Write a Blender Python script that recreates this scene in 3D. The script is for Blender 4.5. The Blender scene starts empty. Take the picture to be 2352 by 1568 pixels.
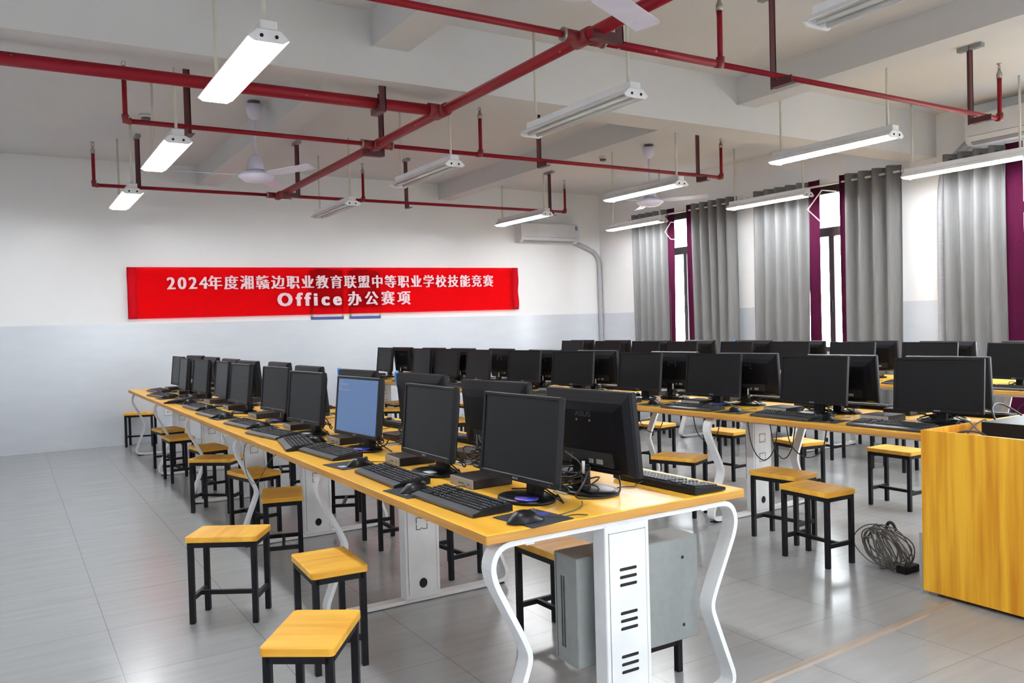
import bpy, bmesh, math, random
from mathutils import Vector, Matrix
random.seed(7)
SC = bpy.context.scene
COL = SC.collection
PI = math.pi

# ------------------------------------------------------------------ camera
F_PX = 1903.6
YAW, PITCH, ROLL = 0.549150862, -0.0214917438, -0.0275555323
CAM_H = 1.38
cy, sy, cp, sp = math.cos(YAW), math.sin(YAW), math.cos(PITCH), math.sin(PITCH)
fw = Vector((sy * cp, cy * cp, sp)); rt = Vector((cy, -sy, 0)); up = rt.cross(fw)
cr, sr = math.cos(ROLL), math.sin(ROLL)
r2 = rt * cr + up * sr
u2 = up * cr - rt * sr
cam_d = bpy.data.cameras.new('camera')
cam = bpy.data.objects.new('camera', cam_d); COL.objects.link(cam)
m = Matrix((r2, u2, -fw)).transposed().to_4x4()
m.translation = Vector((0, 0, CAM_H))
cam.matrix_world = m
cam_d.sensor_width = 36.0
cam_d.lens = F_PX / 2352 * 36.0
cam_d.clip_start = 0.05
SC.camera = cam

# ------------------------------------------------------------------ world, view
w = bpy.data.worlds.new('overcast_sky'); SC.world = w; w.use_nodes = True
bg = w.node_tree.nodes['Background']
_t = w.node_tree.nodes.new('ShaderNodeTexCoord'); _s = w.node_tree.nodes.new('ShaderNodeSeparateXYZ')
_r = w.node_tree.nodes.new('ShaderNodeValToRGB')          # bright overcast sky above, darker ground below the horizon
_r.color_ramp.elements[0].position = 0.44; _r.color_ramp.elements[0].color = (0.20, 0.20, 0.19, 1)
_r.color_ramp.elements[1].position = 0.50; _r.color_ramp.elements[1].color = (0.92, 0.96, 1.0, 1)
_m = w.node_tree.nodes.new('ShaderNodeMapRange'); _m.inputs[1].default_value = -1.0; _m.inputs[2].default_value = 1.0
w.node_tree.links.new(_t.outputs['Generated'], _s.inputs[0]); w.node_tree.links.new(_s.outputs[2], _m.inputs[0])
w.node_tree.links.new(_m.outputs[0], _r.inputs[0]); w.node_tree.links.new(_r.outputs[0], bg.inputs[0])
bg.inputs[1].default_value = 26.0
SC.view_settings.view_transform = 'Standard'
SC.view_settings.look = 'None'
SC.view_settings.exposure = 0.0
SC.view_settings.gamma = 1.0
SC.view_settings.use_curve_mapping = False
TUBE_STRENGTH = 116.0

# ------------------------------------------------------------------ materials
def _nt(name):
    mt = bpy.data.materials.new(name); mt.use_nodes = True
    nt = mt.node_tree
    return mt, nt, nt.nodes['Principled BSDF']

def c4(c): return (c[0], c[1], c[2], 1)

def mat(name, col, rough=0.5, metal=0.0, col2=None, scale=(8, 8, 8), detail=3, bump=0.0, lo=0.35, hi=0.65, spec=0.5):
    mt, nt, b = _nt(name)
    b.inputs['Roughness'].default_value = rough
    b.inputs['Metallic'].default_value = metal
    b.inputs['Specular IOR Level'].default_value = spec
    if col2 is None:
        col2 = tuple(min(1, x * 0.93) for x in col)
    tc = nt.nodes.new('ShaderNodeTexCoord'); mp = nt.nodes.new('ShaderNodeMapping')
    mp.inputs['Scale'].default_value = scale
    nz = nt.nodes.new('ShaderNodeTexNoise'); nz.inputs['Detail'].default_value = detail; nz.inputs['Scale'].default_value = 1.0
    cr_ = nt.nodes.new('ShaderNodeValToRGB')
    cr_.color_ramp.elements[0].position = lo; cr_.color_ramp.elements[0].color = c4(col2)
    cr_.color_ramp.elements[1].position = hi; cr_.color_ramp.elements[1].color = c4(col)
    L = nt.links.new
    L(tc.outputs['Object'], mp.inputs['Vector']); L(mp.outputs['Vector'], nz.inputs['Vector'])
    L(nz.outputs['Fac'], cr_.inputs['Fac']); L(cr_.outputs['Color'], b.inputs['Base Color'])
    if bump:
        bp = nt.nodes.new('ShaderNodeBump'); bp.inputs['Strength'].default_value = bump; bp.inputs['Distance'].default_value = 0.01
        L(nz.outputs['Fac'], bp.inputs['Height']); L(bp.outputs['Normal'], b.inputs['Normal'])
    return mt

def emis(name, col, strength):
    mt, nt, b = _nt(name)
    b.inputs['Base Color'].default_value = c4((0.9, 0.9, 0.9) if strength > 10 else (0.01, 0.01, 0.01))
    b.inputs['Emission Color'].default_value = c4(col)
    b.inputs['Emission Strength'].default_value = strength
    return mt

M = {}
WOOD_A, WOOD_B = (0.90, 0.52, 0.07), (0.76, 0.38, 0.03)
M['desk_wood'] = mat('desk_wood', WOOD_A, 0.33, col2=WOOD_B, scale=(9, 0.7, 9), detail=5, lo=0.38, hi=0.6, spec=0.35)
M['desk_edge'] = mat('desk_edge', (0.60, 0.30, 0.055), 0.5, col2=(0.5, 0.23, 0.04), scale=(3, 3, 60), detail=3)
M['seat_wood'] = mat('seat_wood', (0.90, 0.51, 0.07), 0.4, col2=(0.72, 0.34, 0.03), scale=(16, 2.2, 16), detail=5, lo=0.36, hi=0.62, spec=0.3)
M['lectern_wood'] = mat('lectern_wood', (0.82, 0.45, 0.035), 0.45, col2=(0.56, 0.22, 0.010), scale=(17, 17, 0.9), detail=5, lo=0.36, hi=0.62, spec=0.25)
M['black_metal'] = mat('black_metal', (0.008, 0.007, 0.010), 0.5, col2=(0.006, 0.006, 0.008), scale=(40, 40, 40), spec=0.2)
M['white_metal'] = mat('white_metal', (0.86, 0.87, 0.885), 0.4, col2=(0.76, 0.77, 0.78), scale=(5, 5, 5))
M['grey_metal'] = mat('grey_metal', (0.285, 0.30, 0.295), 0.55, scale=(30, 30, 30))
M['dark_hole'] = mat('dark_hole', (0.01, 0.01, 0.01), 0.9)
M['plastic'] = mat('black_plastic', (0.008, 0.008, 0.010), 0.45, scale=(60, 60, 60), spec=0.15)
M['plastic_back'] = mat('black_plastic_back', (0.006, 0.006, 0.008), 0.4, scale=(60, 60, 60), spec=0.15)
M['gloss_black'] = mat('gloss_black_plastic', (0.004, 0.004, 0.005), 0.33, scale=(30, 30, 30), spec=0.22)
M['screen'] = mat('screen_off', (0.007, 0.007, 0.008), 0.34, scale=(30, 30, 30), spec=0.14)
M['keys'] = mat('key_plastic', (0.016, 0.017, 0.020), 0.5, scale=(80, 80, 80), spec=0.3)
M['key_trim'] = mat('key_trim', (0.045, 0.048, 0.056), 0.4, scale=(60, 60, 60))
M['legend'] = mat('key_legend', (0.5, 0.5, 0.5), 0.6)
M['pad'] = mat('mouse_pad_cloth', (0.012, 0.014, 0.026), 0.8, col2=(0.01, 0.011, 0.018), scale=(30, 30, 30))
M['pad_blue'] = mat('mouse_pad_print', (0.02, 0.03, 0.22), 0.7, col2=(0.02, 0.02, 0.1), scale=(60, 60, 60))
M['sticker_white'] = mat('white_sticker', (0.62, 0.66, 0.72), 0.5, scale=(60, 60, 60))
M['sticker_blue'] = mat('blue_sticker', (0.03, 0.045, 0.42), 0.4, col2=(0.22, 0.05, 0.16), scale=(45, 45, 45), lo=0.3, hi=0.5)
M['tag_blue'] = mat('blue_tag', (0.03, 0.27, 0.80), 0.4)
M['pc_top'] = mat('pc_brown_black', (0.013, 0.009, 0.010), 0.55, scale=(30, 30, 30), spec=0.3)
M['pc_front'] = mat('pc_silver', (0.26, 0.26, 0.255), 0.45, metal=0.0, scale=(30, 30, 30))
M['logo'] = mat('logo_grey', (0.45, 0.45, 0.45), 0.4)
M['logo_dark'] = mat('logo_dark', (0.05, 0.05, 0.055), 0.3)
M['led'] = emis('power_led_red', (1, 0.05, 0.03), 1.2)
M['cable'] = mat('cable_black', (0.014, 0.014, 0.015), 0.5, scale=(20, 20, 20))
M['cable_grey'] = mat('cable_grey', (0.12, 0.115, 0.105), 0.6, scale=(20, 20, 20))
M['connector'] = mat('connector_white', (0.6, 0.62, 0.63), 0.5)
M['pipe_red'] = mat('pipe_red', (0.22, 0.005, 0.013), 0.45, col2=(0.17, 0.004, 0.010), spec=0.2, scale=(6, 6, 6), detail=4)
M['pipe_red_worn'] = mat('pipe_red_chipped', (0.22, 0.005, 0.013), 0.45, col2=(0.45, 0.36, 0.34), scale=(26, 26, 26), detail=5, lo=0.265, hi=0.29, spec=0.2)
M['coupling'] = mat('coupling_red', (0.20, 0.012, 0.015), 0.45, scale=(20, 20, 20))
M['bracket_red'] = mat('bracket_maroon', (0.085, 0.012, 0.016), 0.5, col2=(0.06, 0.01, 0.012), scale=(10, 10, 10))
M['steel'] = mat('sprinkler_steel', (0.35, 0.33, 0.30), 0.35, metal=0.8)
M['rod_cream'] = mat('rod_cream', (0.66, 0.63, 0.54), 0.5, scale=(10, 10, 10))
M['lamp_white'] = mat('lamp_white', (0.74, 0.74, 0.75), 0.4, scale=(10, 10, 10))
M['lamp_end'] = mat('lamp_end_white', (0.8, 0.8, 0.82), 0.35, scale=(10, 10, 10))
M['tube_on'] = emis('tube_lit', (0.97, 0.985, 1.0), TUBE_STRENGTH)
M['tube_off'] = mat('tube_unlit', (0.72, 0.73, 0.70), 0.25, scale=(10, 10, 10))
M['fan'] = mat('fan_white', (0.74, 0.72, 0.86), 0.3, scale=(10, 10, 10))
M['fan_ring'] = mat('fan_ring_dark', (0.12, 0.11, 0.12), 0.4)
M['curtain'] = mat('curtain_grey', (0.185, 0.187, 0.19), 0.85, col2=(0.165, 0.167, 0.17), scale=(90, 90, 4), detail=2)
M['purple'] = mat('curtain_purple', (0.052, 0.002, 0.022), 0.8, col2=(0.042, 0.002, 0.017), scale=(60, 60, 4), spec=0.1)
M['grommet'] = mat('grommet_purple', (0.07, 0.02, 0.085), 0.35)
M['frame_plum'] = mat('window_frame_dark', (0.022, 0.012, 0.014), 0.4)
M['stay'] = mat('window_stay_metal', (0.7, 0.5, 0.47), 0.35, metal=0.2)
M['ac_white'] = mat('air_conditioner_white', (0.70, 0.70, 0.72), 0.3, scale=(5, 5, 5))
M['ac_grey'] = mat('louver_grey', (0.30, 0.30, 0.32), 0.4)
M['duct'] = mat('duct_grey', (0.40, 0.40, 0.42), 0.5, col2=(0.36, 0.36, 0.38), scale=(10, 10, 60))
M['text_white'] = mat('banner_lettering', (0.88, 0.66, 0.70), 0.6)
M['poster_white'] = mat('poster_white', (0.66, 0.68, 0.74), 0.35)
M['poster_darkened'] = mat('poster_darkened', (0.16, 0.17, 0.22), 0.4)
M['poster_border'] = mat('poster_border_blue', (0.015, 0.025, 0.22), 0.35)
M['poster_green'] = mat('poster_green', (0.35, 0.55, 0.05), 0.35)
M['poster_text'] = mat('poster_text', (0.03, 0.03, 0.05), 0.5)
M['trunking'] = mat('floor_trunking', (0.38, 0.31, 0.25), 0.5, col2=(0.30, 0.25, 0.21), scale=(3, 30, 30))
M['socket'] = mat('socket_white', (0.75, 0.76, 0.78), 0.35)
M['paint'] = mat('wall_paint', (0.86, 0.86, 0.865), 0.7, col2=(0.845, 0.845, 0.855), scale=(2, 2, 2))
M['ceil_paint'] = mat('ceiling_paint', (0.66, 0.655, 0.65), 0.8, col2=(0.64, 0.635, 0.635), scale=(1.5, 1.5, 1.5))

# banner fabric: thin cloth that lets some red light through
def banner_mat():
    mt, nt, b = _nt('banner_red_cloth')
    b.inputs['Base Color'].default_value = (1.0, 0.005, 0.012, 1); b.inputs['Roughness'].default_value = 0.8; b.inputs['Specular IOR Level'].default_value = 0.15
    tr = nt.nodes.new('ShaderNodeBsdfTransparent'); tr.inputs[0].default_value = (0.95, 0.03, 0.04, 1)
    mx = nt.nodes.new('ShaderNodeMixShader'); mx.inputs[0].default_value = 0.75
    out = nt.nodes['Material Output']
    tc = nt.nodes.new('ShaderNodeTexCoord'); mp = nt.nodes.new('ShaderNodeMapping'); mp.inputs['Scale'].default_value = (300, 1, 300)
    nz = nt.nodes.new('ShaderNodeTexNoise'); bp = nt.nodes.new('ShaderNodeBump'); bp.inputs['Strength'].default_value = 0.15
    L = nt.links.new
    L(tc.outputs['Object'], mp.inputs['Vector']); L(mp.outputs['Vector'], nz.inputs['Vector'])
    L(nz.outputs['Fac'], bp.inputs['Height']); L(bp.outputs['Normal'], b.inputs['Normal'])
    L(b.outputs[0], mx.inputs[1]); L(tr.outputs[0], mx.inputs[2]); L(mx.outputs[0], out.inputs['Surface'])
    return mt
M['banner'] = banner_mat()
M['banner_hem'] = mat('banner_hem_red', (0.56, 0.003, 0.010), 0.8, col2=(0.50, 0.003, 0.01), scale=(20, 20, 4), spec=0.1)

def glass_mat():
    mt, nt, b = _nt('window_glass')
    gl = nt.nodes.new('ShaderNodeBsdfGlossy'); gl.inputs['Roughness'].default_value = 0.02
    tr = nt.nodes.new('ShaderNodeBsdfTransparent'); tr.inputs[0].default_value = (0.96, 0.98, 0.98, 1)
    mx = nt.nodes.new('ShaderNodeMixShader'); mx.inputs[0].default_value = 0.06
    L = nt.links.new
    L(tr.outputs[0], mx.inputs[1]); L(gl.outputs[0], mx.inputs[2]); L(mx.outputs[0], nt.nodes['Material Output'].inputs['Surface'])
    return mt
M['glass'] = glass_mat()

def grid_lines(nt, coord_out, axis, pitch, off, width):
    """1 inside a joint line, 0 elsewhere"""
    L = nt.links.new
    sx = nt.nodes.new('ShaderNodeSeparateXYZ'); L(coord_out, sx.inputs[0])
    a = nt.nodes.new('ShaderNodeMath'); a.operation = 'SUBTRACT'; L(sx.outputs[axis], a.inputs[0]); a.inputs[1].default_value = off - pitch / 2
    f = nt.nodes.new('ShaderNodeMath'); f.operation = 'PINGPONG'; f.inputs[1].default_value = pitch / 2
    L(a.outputs[0], f.inputs[0])
    g = nt.nodes.new('ShaderNodeMath'); g.operation = 'GREATER_THAN'; g.inputs[1].default_value = pitch / 2 - width / 2
    L(f.outputs[0], g.inputs[0])
    return g.outputs[0]

def tiled(name, colA, colB, scale, rough, lines, joint, lo=0.3, hi=0.7, bump=0.0, detail=5):
    mt, nt, b = _nt(name); L = nt.links.new
    tc = nt.nodes.new('ShaderNodeTexCoord'); mp = nt.nodes.new('ShaderNodeMapping'); mp.inputs['Scale'].default_value = scale
    nz = nt.nodes.new('ShaderNodeTexNoise'); nz.inputs['Scale'].default_value = 1; nz.inputs['Detail'].default_value = detail
    L(tc.outputs['Object'], mp.inputs['Vector']); L(mp.outputs['Vector'], nz.inputs['Vector'])
    rp = nt.nodes.new('ShaderNodeValToRGB')
    rp.color_ramp.elements[0].position = lo; rp.color_ramp.elements[0].color = c4(colB)
    rp.color_ramp.elements[1].position = hi; rp.color_ramp.elements[1].color = c4(colA)
    L(nz.outputs['Fac'], rp.inputs['Fac'])
    outs = [grid_lines(nt, tc.outputs['Object'], *l) for l in lines]
    mxm = nt.nodes.new('ShaderNodeMath'); mxm.operation = 'MAXIMUM'
    L(outs[0], mxm.inputs[0]); L(outs[1], mxm.inputs[1])
    mix = nt.nodes.new('ShaderNodeMixRGB'); L(mxm.outputs[0], mix.inputs[0]); L(rp.outputs[0], mix.inputs[1]); mix.inputs[2].default_value = c4(joint)
    L(mix.outputs[0], b.inputs['Base Color'])
    rr = nt.nodes.new('ShaderNodeMapRange'); rr.inputs[3].default_value = rough * 0.85; rr.inputs[4].default_value = rough * 1.2
    L(nz.outputs['Fac'], rr.inputs[0]); L(rr.outputs[0], b.inputs['Roughness'])
    return mt
M['floor_tile'] = tiled('floor_tile_grey', (0.375, 0.385, 0.395), (0.325, 0.335, 0.345), (2.2, 21, 1), 0.21,
                        [(0, 0.58, 0.365, 0.0035), (1, 0.607, 3.68, 0.0025)], (0.20, 0.20, 0.205), lo=0.25, hi=0.75, detail=7)
M['wall_tile'] = tiled('wall_tile_pale', (0.66, 0.69, 0.74), (0.62, 0.655, 0.71), (3, 3, 9), 0.22,
                       [(0, 0.6, 0.28, 0.003), (2, 0.378, 0.05, 0.003)], (0.62, 0.65, 0.705))
M['wall_tile_side'] = tiled('wall_tile_pale_side', (0.66, 0.69, 0.74), (0.62, 0.655, 0.71), (3, 3, 9), 0.22,
                            [(1, 0.6, 0.28, 0.003), (2, 0.378, 0.05, 0.003)], (0.62, 0.65, 0.705))

# ------------------------------------------------------------------ mesh builder
class MB:
    def __init__(s): s.v = []; s.f = []; s.mi = []; s.sm = []
    def add(s, vs, fs, mi=0, smooth=False):
        o = len(s.v); s.v += [tuple(v) for v in vs]
        for f in fs:
            s.f.append(tuple(i + o for i in f)); s.mi.append(mi); s.sm.append(smooth)
        return s
    def box(s, x0, x1, y0, y1, z0, z1, mi=0, T=None):
        vs = [(x, y, z) for z in (z0, z1) for y in (y0, y1) for x in (x0, x1)]
        if T: vs = [T @ Vector(v) for v in vs]
        return s.add(vs, [(0, 2, 3, 1), (4, 5, 7, 6), (0, 1, 5, 4), (2, 6, 7, 3), (0, 4, 6, 2), (1, 3, 7, 5)], mi)
    def cbox(s, x0, x1, y0, y1, z0, z1, c=0.004, mi=0, T=None, seg=1):
        bm = bmesh.new()
        vs = [bm.verts.new((x, y, z)) for z in (z0, z1) for y in (y0, y1) for x in (x0, x1)]
        for f in [(0, 2, 3, 1), (4, 5, 7, 6), (0, 1, 5, 4), (2, 6, 7, 3), (0, 4, 6, 2), (1, 3, 7, 5)]:
            bm.faces.new([vs[i] for i in f])
        bmesh.ops.bevel(bm, geom=list(bm.edges), offset=c, segments=seg, profile=0.5, affect='EDGES')
        bm.verts.index_update()
        vv = [v.co.copy() for v in bm.verts]
        if T: vv = [T @ v for v in vv]
        ff = [tuple(v.index for v in f.verts) for f in bm.faces]
        bm.free()
        return s.add(vv, ff, mi)
    def prism(s, poly, axis, a0, a1, mi=0, smooth=False):
        """poly: list of 2D points; axis 0/1/2 is the extrusion axis (others in order)"""
        def mk(p, a):
            q = list(p); q.insert(axis, a); return tuple(q)
        n = len(poly)
        vs = [mk(p, a0) for p in poly] + [mk(p, a1) for p in poly]
        fs = [tuple(range(n))[::-1], tuple(range(n, 2 * n))] if not smooth else []
        s.add(vs, fs, mi)
        o = len(s.v) - 2 * n
        for i in range(n):
            j = (i + 1) % n
            s.f.append((o + i, o + j, o + n + j, o + n + i)); s.mi.append(mi); s.sm.append(smooth)
        if smooth:
            s.f.append(tuple(o + i for i in range(n))[::-1]); s.mi.append(mi); s.sm.append(False)
            s.f.append(tuple(o + n + i for i in range(n))); s.mi.append(mi); s.sm.append(False)
        return s
    def tube(s, path, r, n=8, mi=0, caps=True, closed=False):
        P = [Vector(p) for p in path]
        if not isinstance(r, (list, tuple)): r = [r] * len(P)
        k = len(P); rings = []
        t0 = (P[1] - P[0]).normalized()
        ref = Vector((0, 0, 1)) if abs(t0.z) < 0.9 else Vector((1, 0, 0))
        nrm = (ref - t0 * ref.dot(t0)).normalized()
        for i in range(k):
            if closed: t = (P[(i + 1) % k] - P[i - 1]).normalized()
            elif i == 0: t = (P[1] - P[0]).normalized()
            elif i == k - 1: t = (P[-1] - P[-2]).normalized()
            else:
                t = (P[i + 1] - P[i - 1])
                t = t.normalized() if t.length > 1e-9 else (P[i] - P[i - 1]).normalized()
            nrm = (nrm - t * nrm.dot(t))
            nrm = nrm.normalized() if nrm.length > 1e-6 else t.orthogonal().normalized()
            b = t.cross(nrm)
            rings.append([P[i] + (nrm * math.cos(2 * PI * j / n) + b * math.sin(2 * PI * j / n)) * r[i] for j in range(n)])
        o = len(s.v)
        for rg in rings: s.v += [tuple(v) for v in rg]
        for i in range(k if closed else k - 1):
            a, c = o + i * n, o + ((i + 1) % k) * n
            for j in range(n):
                s.f.append((a + j, a + (j + 1) % n, c + (j + 1) % n, c + j)); s.mi.append(mi); s.sm.append(True)
        if caps and not closed:
            s.f.append(tuple(o + j for j in range(n))[::-1]); s.mi.append(mi); s.sm.append(False)
            e = o + (k - 1) * n
            s.f.append(tuple(e + j for j in range(n))); s.mi.append(mi); s.sm.append(False)
        return s
    def lathe(s, prof, center=(0, 0, 0), n=16, mi=0, sx=1.0, sy=1.0):
        """prof: (radius, z) list, around z"""
        o = len(s.v); k = len(prof)
        for r, z in prof:
            for j in range(n):
                a = 2 * PI * j / n
                s.v.append((center[0] + r * sx * math.cos(a), center[1] + r * sy * math.sin(a), center[2] + z))
        for i in range(k - 1):
            for j in range(n):
                a, c = o + i * n, o + (i + 1) * n
                s.f.append((a + j, a + (j + 1) % n, c + (j + 1) % n, c + j)); s.mi.append(mi); s.sm.append(True)
        s.f.append(tuple(o + j for j in range(n))[::-1]); s.mi.append(mi); s.sm.append(False)
        e = o + (k - 1) * n
        s.f.append(tuple(e + j for j in range(n))); s.mi.append(mi); s.sm.append(False)
        return s
    def torus(s, c, axis, R, r, n=16, m_=6, mi=0):
        ax = Vector(axis).normalized(); u = ax.orthogonal().normalized(); v = ax.cross(u)
        pts = [Vector(c) + (u * math.cos(2 * PI * i / n) + v * math.sin(2 * PI * i / n)) * R for i in range(n)]
        return s.tube(pts, r, m_, mi, closed=True)
    def mesh(s, name, mats):
        me = bpy.data.meshes.new(name)
        me.from_pydata(s.v, [], s.f)
        if not isinstance(mats, (list, tuple)): mats = [mats]
        for mt in mats: me.materials.append(mt)
        me.polygons.foreach_set('material_index', s.mi)
        me.polygons.foreach_set('use_smooth', s.sm)
        bm = bmesh.new(); bm.from_mesh(me); bmesh.ops.recalc_face_normals(bm, faces=bm.faces); bm.to_mesh(me); bm.free()
        me.update()
        return me

def ob(name, mb, mats, parent=None, label=None, loc=None):
    me = mb.mesh(name, mats) if isinstance(mb, MB) else mb
    o = bpy.data.objects.new(name, me); COL.objects.link(o)
    if parent: o.parent = parent
    if label: o['label'] = label
    if loc: o.location = loc
    return o
def tag(o, label, cat, group=None):
    o['label'] = label; o['category'] = cat
    if group: o['group'] = group
    return o
def thing(name, label, cat, loc=(0, 0, 0), rz=0.0, group=None):
    o = bpy.data.objects.new(name, None); COL.objects.link(o)
    o.location = loc; o.rotation_euler = (0, 0, rz); o.empty_display_size = 0.1
    return tag(o, label, cat, group)
def struct(name, mb, mats, parent=None):
    o = ob(name, mb, mats, parent)
    if not parent: o['kind'] = 'structure'
    return o
def dup(root, loc, rz, label, group=None):
    r = root.copy(); COL.objects.link(r); r.location = loc; r.rotation_euler = (0, 0, rz)
    r['label'] = label
    if group: r['group'] = group
    for ch in list(root.children):
        c = ch.copy(); COL.objects.link(c); c.parent = r
        for g in list(ch.children):
            d = g.copy(); COL.objects.link(d); d.parent = c
    return r
def chaikin(p, it=2, closed=False):
    p = [Vector(q) for q in p]
    for _ in range(it):
        o = [] if closed else [p[0]]
        rng = range(len(p)) if closed else range(len(p) - 1)
        for i in rng:
            a, b = p[i], p[(i + 1) % len(p)]
            o += [a * 0.75 + b * 0.25, a * 0.25 + b * 0.75]
        if not closed: o.append(p[-1])
        p = o
    return p
def text_mesh(name, body, width=None, height=None, offset=0.0, extrude=0.0005, space=1.0, aspect=None):
    """letters laid in the local XZ plane, centred, facing -Y"""
    cu = bpy.data.curves.new(name, 'FONT'); cu.body = body; cu.size = 1.0
    cu.offset = offset; cu.space_character = space; cu.resolution_u = 3
    to = bpy.data.objects.new(name, cu); COL.objects.link(to)
    dg = bpy.context.evaluated_depsgraph_get(); dg.update()
    me = bpy.data.meshes.new_from_object(to.evaluated_get(dg))
    bpy.data.objects.remove(to); me.name = name
    if width and height and aspect:          # letter-space until the glyphs keep their natural proportions
        for _ in range(12):
            xs = [v.co.x for v in me.vertices]; ys = [v.co.y for v in me.vertices]
            ratio = (width / (max(xs) - min(xs))) / (height / (max(ys) - min(ys)))
            if abs(ratio - aspect) < 0.01: break
            cu.space_character *= ratio / aspect
            to = bpy.data.objects.new(name, cu); COL.objects.link(to)
            dg = bpy.context.evaluated_depsgraph_get(); dg.update()
            bpy.data.meshes.remove(me)
            me = bpy.data.meshes.new_from_object(to.evaluated_get(dg)); bpy.data.objects.remove(to)
    xs = [v.co.x for v in me.vertices]; ys = [v.co.y for v in me.vertices]
    cx_, cy_ = (min(xs) + max(xs)) / 2, (min(ys) + max(ys)) / 2
    kx = width / (max(xs) - min(xs)) if width else None
    ky = height / (max(ys) - min(ys)) if height else None
    kx = kx or ky; ky = ky or kx
    vs = [((v.co.x - cx_) * kx, 0.0, (v.co.y - cy_) * ky) for v in me.vertices]
    fs = [tuple(p.vertices) for p in me.polygons]
    bpy.data.meshes.remove(me)
    return vs, fs
ORD = ['first', 'second', 'third', 'fourth', 'fifth', 'sixth', 'seventh', 'eighth', 'ninth', 'tenth']

# ================================================================== room shell
CEIL, XR, XL, YB, YF = 3.53, 8.752, -0.95, 11.34, -4.2
DADO = 1.51
fl = MB().box(XL - 0.2, XR + 0.2, YF - 0.2, YB + 0.2, -0.1, 0)
struct('floor', fl, M['floor_tile'])
ce = MB().box(XL - 0.2, XR + 0.2, YF - 0.2, YB + 0.2, CEIL, CEIL + 0.12)
ce.box(XL, XR, 5.31, 5.635, 3.07, CEIL)            # cross beam
for x0, x1 in ((2.2, 2.47), (5.695, 5.93)):
    ce.box(x0, x1, YF, 5.31, 3.29, CEIL); ce.box(x0, x1, 5.635, YB, 3.29, CEIL)
struct('ceiling', ce, M['ceil_paint'])
wb = MB().box(XL - 0.2, XR + 0.2, YB, YB + 0.2, 0, CEIL, 0)
wb.box(XL, XR, YB - 0.008, YB, 0, DADO, 1)
struct('wall_back', wb, [M['paint'], M['wall_tile']])
wl = MB().box(XL - 0.2, XL, YF, YB, 0, CEIL, 0); wl.box(XL, XL + 0.008, YF, YB, 0, DADO, 1)
struct('wall_left', wl, [M['paint'], M['wall_tile_side']])
FX0, FX1, FZ0, FZ1 = 1.9, 3.4, 1.0, 2.4  # unseen opening added behind the camera to light front-facing surfaces
wf = MB().box(XL - 0.2, FX0, YF - 0.2, YF, 0, CEIL, 0)
wf.box(FX1, XR + 0.2, YF - 0.2, YF, 0, CEIL, 0); wf.box(FX0, FX1, YF - 0.2, YF, 0, FZ0, 0); wf.box(FX0, FX1, YF - 0.2, YF, FZ1, CEIL, 0)
struct('wall_front', wf, [M['paint']])
# window wall: three openings in view, last two unseen, added for front daylight
WIN = [(8.42, 9.95), (5.82, 7.35), (3.42, 4.88), (0.7, 2.2), (-2.0, -0.5)]
ZS, ZT = 0.92, 3.0
wr = MB(); y = YF
edges = sorted(WIN)
for a, b in edges:
    wr.box(XR, XR + 0.22, y, a, 0, CEIL, 0)
    wr.box(XR, XR + 0.22, a, b, 0, ZS, 0); wr.box(XR, XR + 0.22, a, b, ZT, CEIL, 0)
    y = b
wr.box(XR, XR + 0.22, y, YB, 0, CEIL, 0)
y = YF
for a, b in edges:
    wr.box(XR - 0.008, XR, y, a, 0, DADO, 1); wr.box(XR - 0.008, XR, a, b, 0, ZS, 1); y = b
wr.box(XR - 0.008, XR, y, YB, 0, DADO, 1)
struct('wall_right', wr, [M['paint'], M['wall_tile_side']])

for i, (a, b) in enumerate(WIN):
    x0, x1 = XR + 0.05, XR + 0.11
    f = MB()
    f.box(x0, x1, a, a + 0.05, ZS, ZT); f.box(x0, x1, b - 0.05, b, ZS, ZT)
    f.box(x0, x1, a, b, ZS, ZS + 0.06); f.box(x0, x1, a, b, ZT - 0.05, ZT); f.box(x0 - 0.01, x1, a, b, 2.36, 2.47)
    f.box(x0 - 0.012, x1, a, b, ZT - 0.11, ZT - 0.05)
    wo = struct('window_%d' % (i + 1), f, M['frame_plum'])
    mid = (a + b) / 2
    s = MB(); s.box(x0 + 0.005, x0 + 0.035, mid + 0.1, mid + 0.16, ZS + 0.06, 2.36); s.box(x0 + 0.025, x1 - 0.005, mid + 0.13, mid + 0.19, ZS + 0.06, 2.36)
    ob('sash_frame', s, M['frame_plum'], wo)
    ob('window_pane', MB().box(x0 + 0.028, x0 + 0.034, a + 0.05, b - 0.05, ZS + 0.06, ZT - 0.05), M['glass'], wo)
    h = MB(); h.box(x0 - 0.02, x0 + 0.01, mid + 0.115, mid + 0.14, 1.42, 1.56)
    ob('window_latch', h, M['black_metal'], wo)
    if i == 0: st = [(9.325, 2.83), (9.453, 2.695), (9.332, 2.575)]
    elif i == 1: st = [(6.64, 2.90), (6.852, 2.69), (6.68, 2.53)]
    else: st = None
    if st:
        p = [(XR + 0.05, st[0][0] - 0.02, st[0][1])] + [(8.54, yy, zz) for yy, zz in st] + [(XR + 0.05, st[2][0] - 0.02, st[2][1])]
        ob('stay_arm', MB().tube(p, 0.008, 6), M['stay'], wo, label='pale metal folding window stay')

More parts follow.
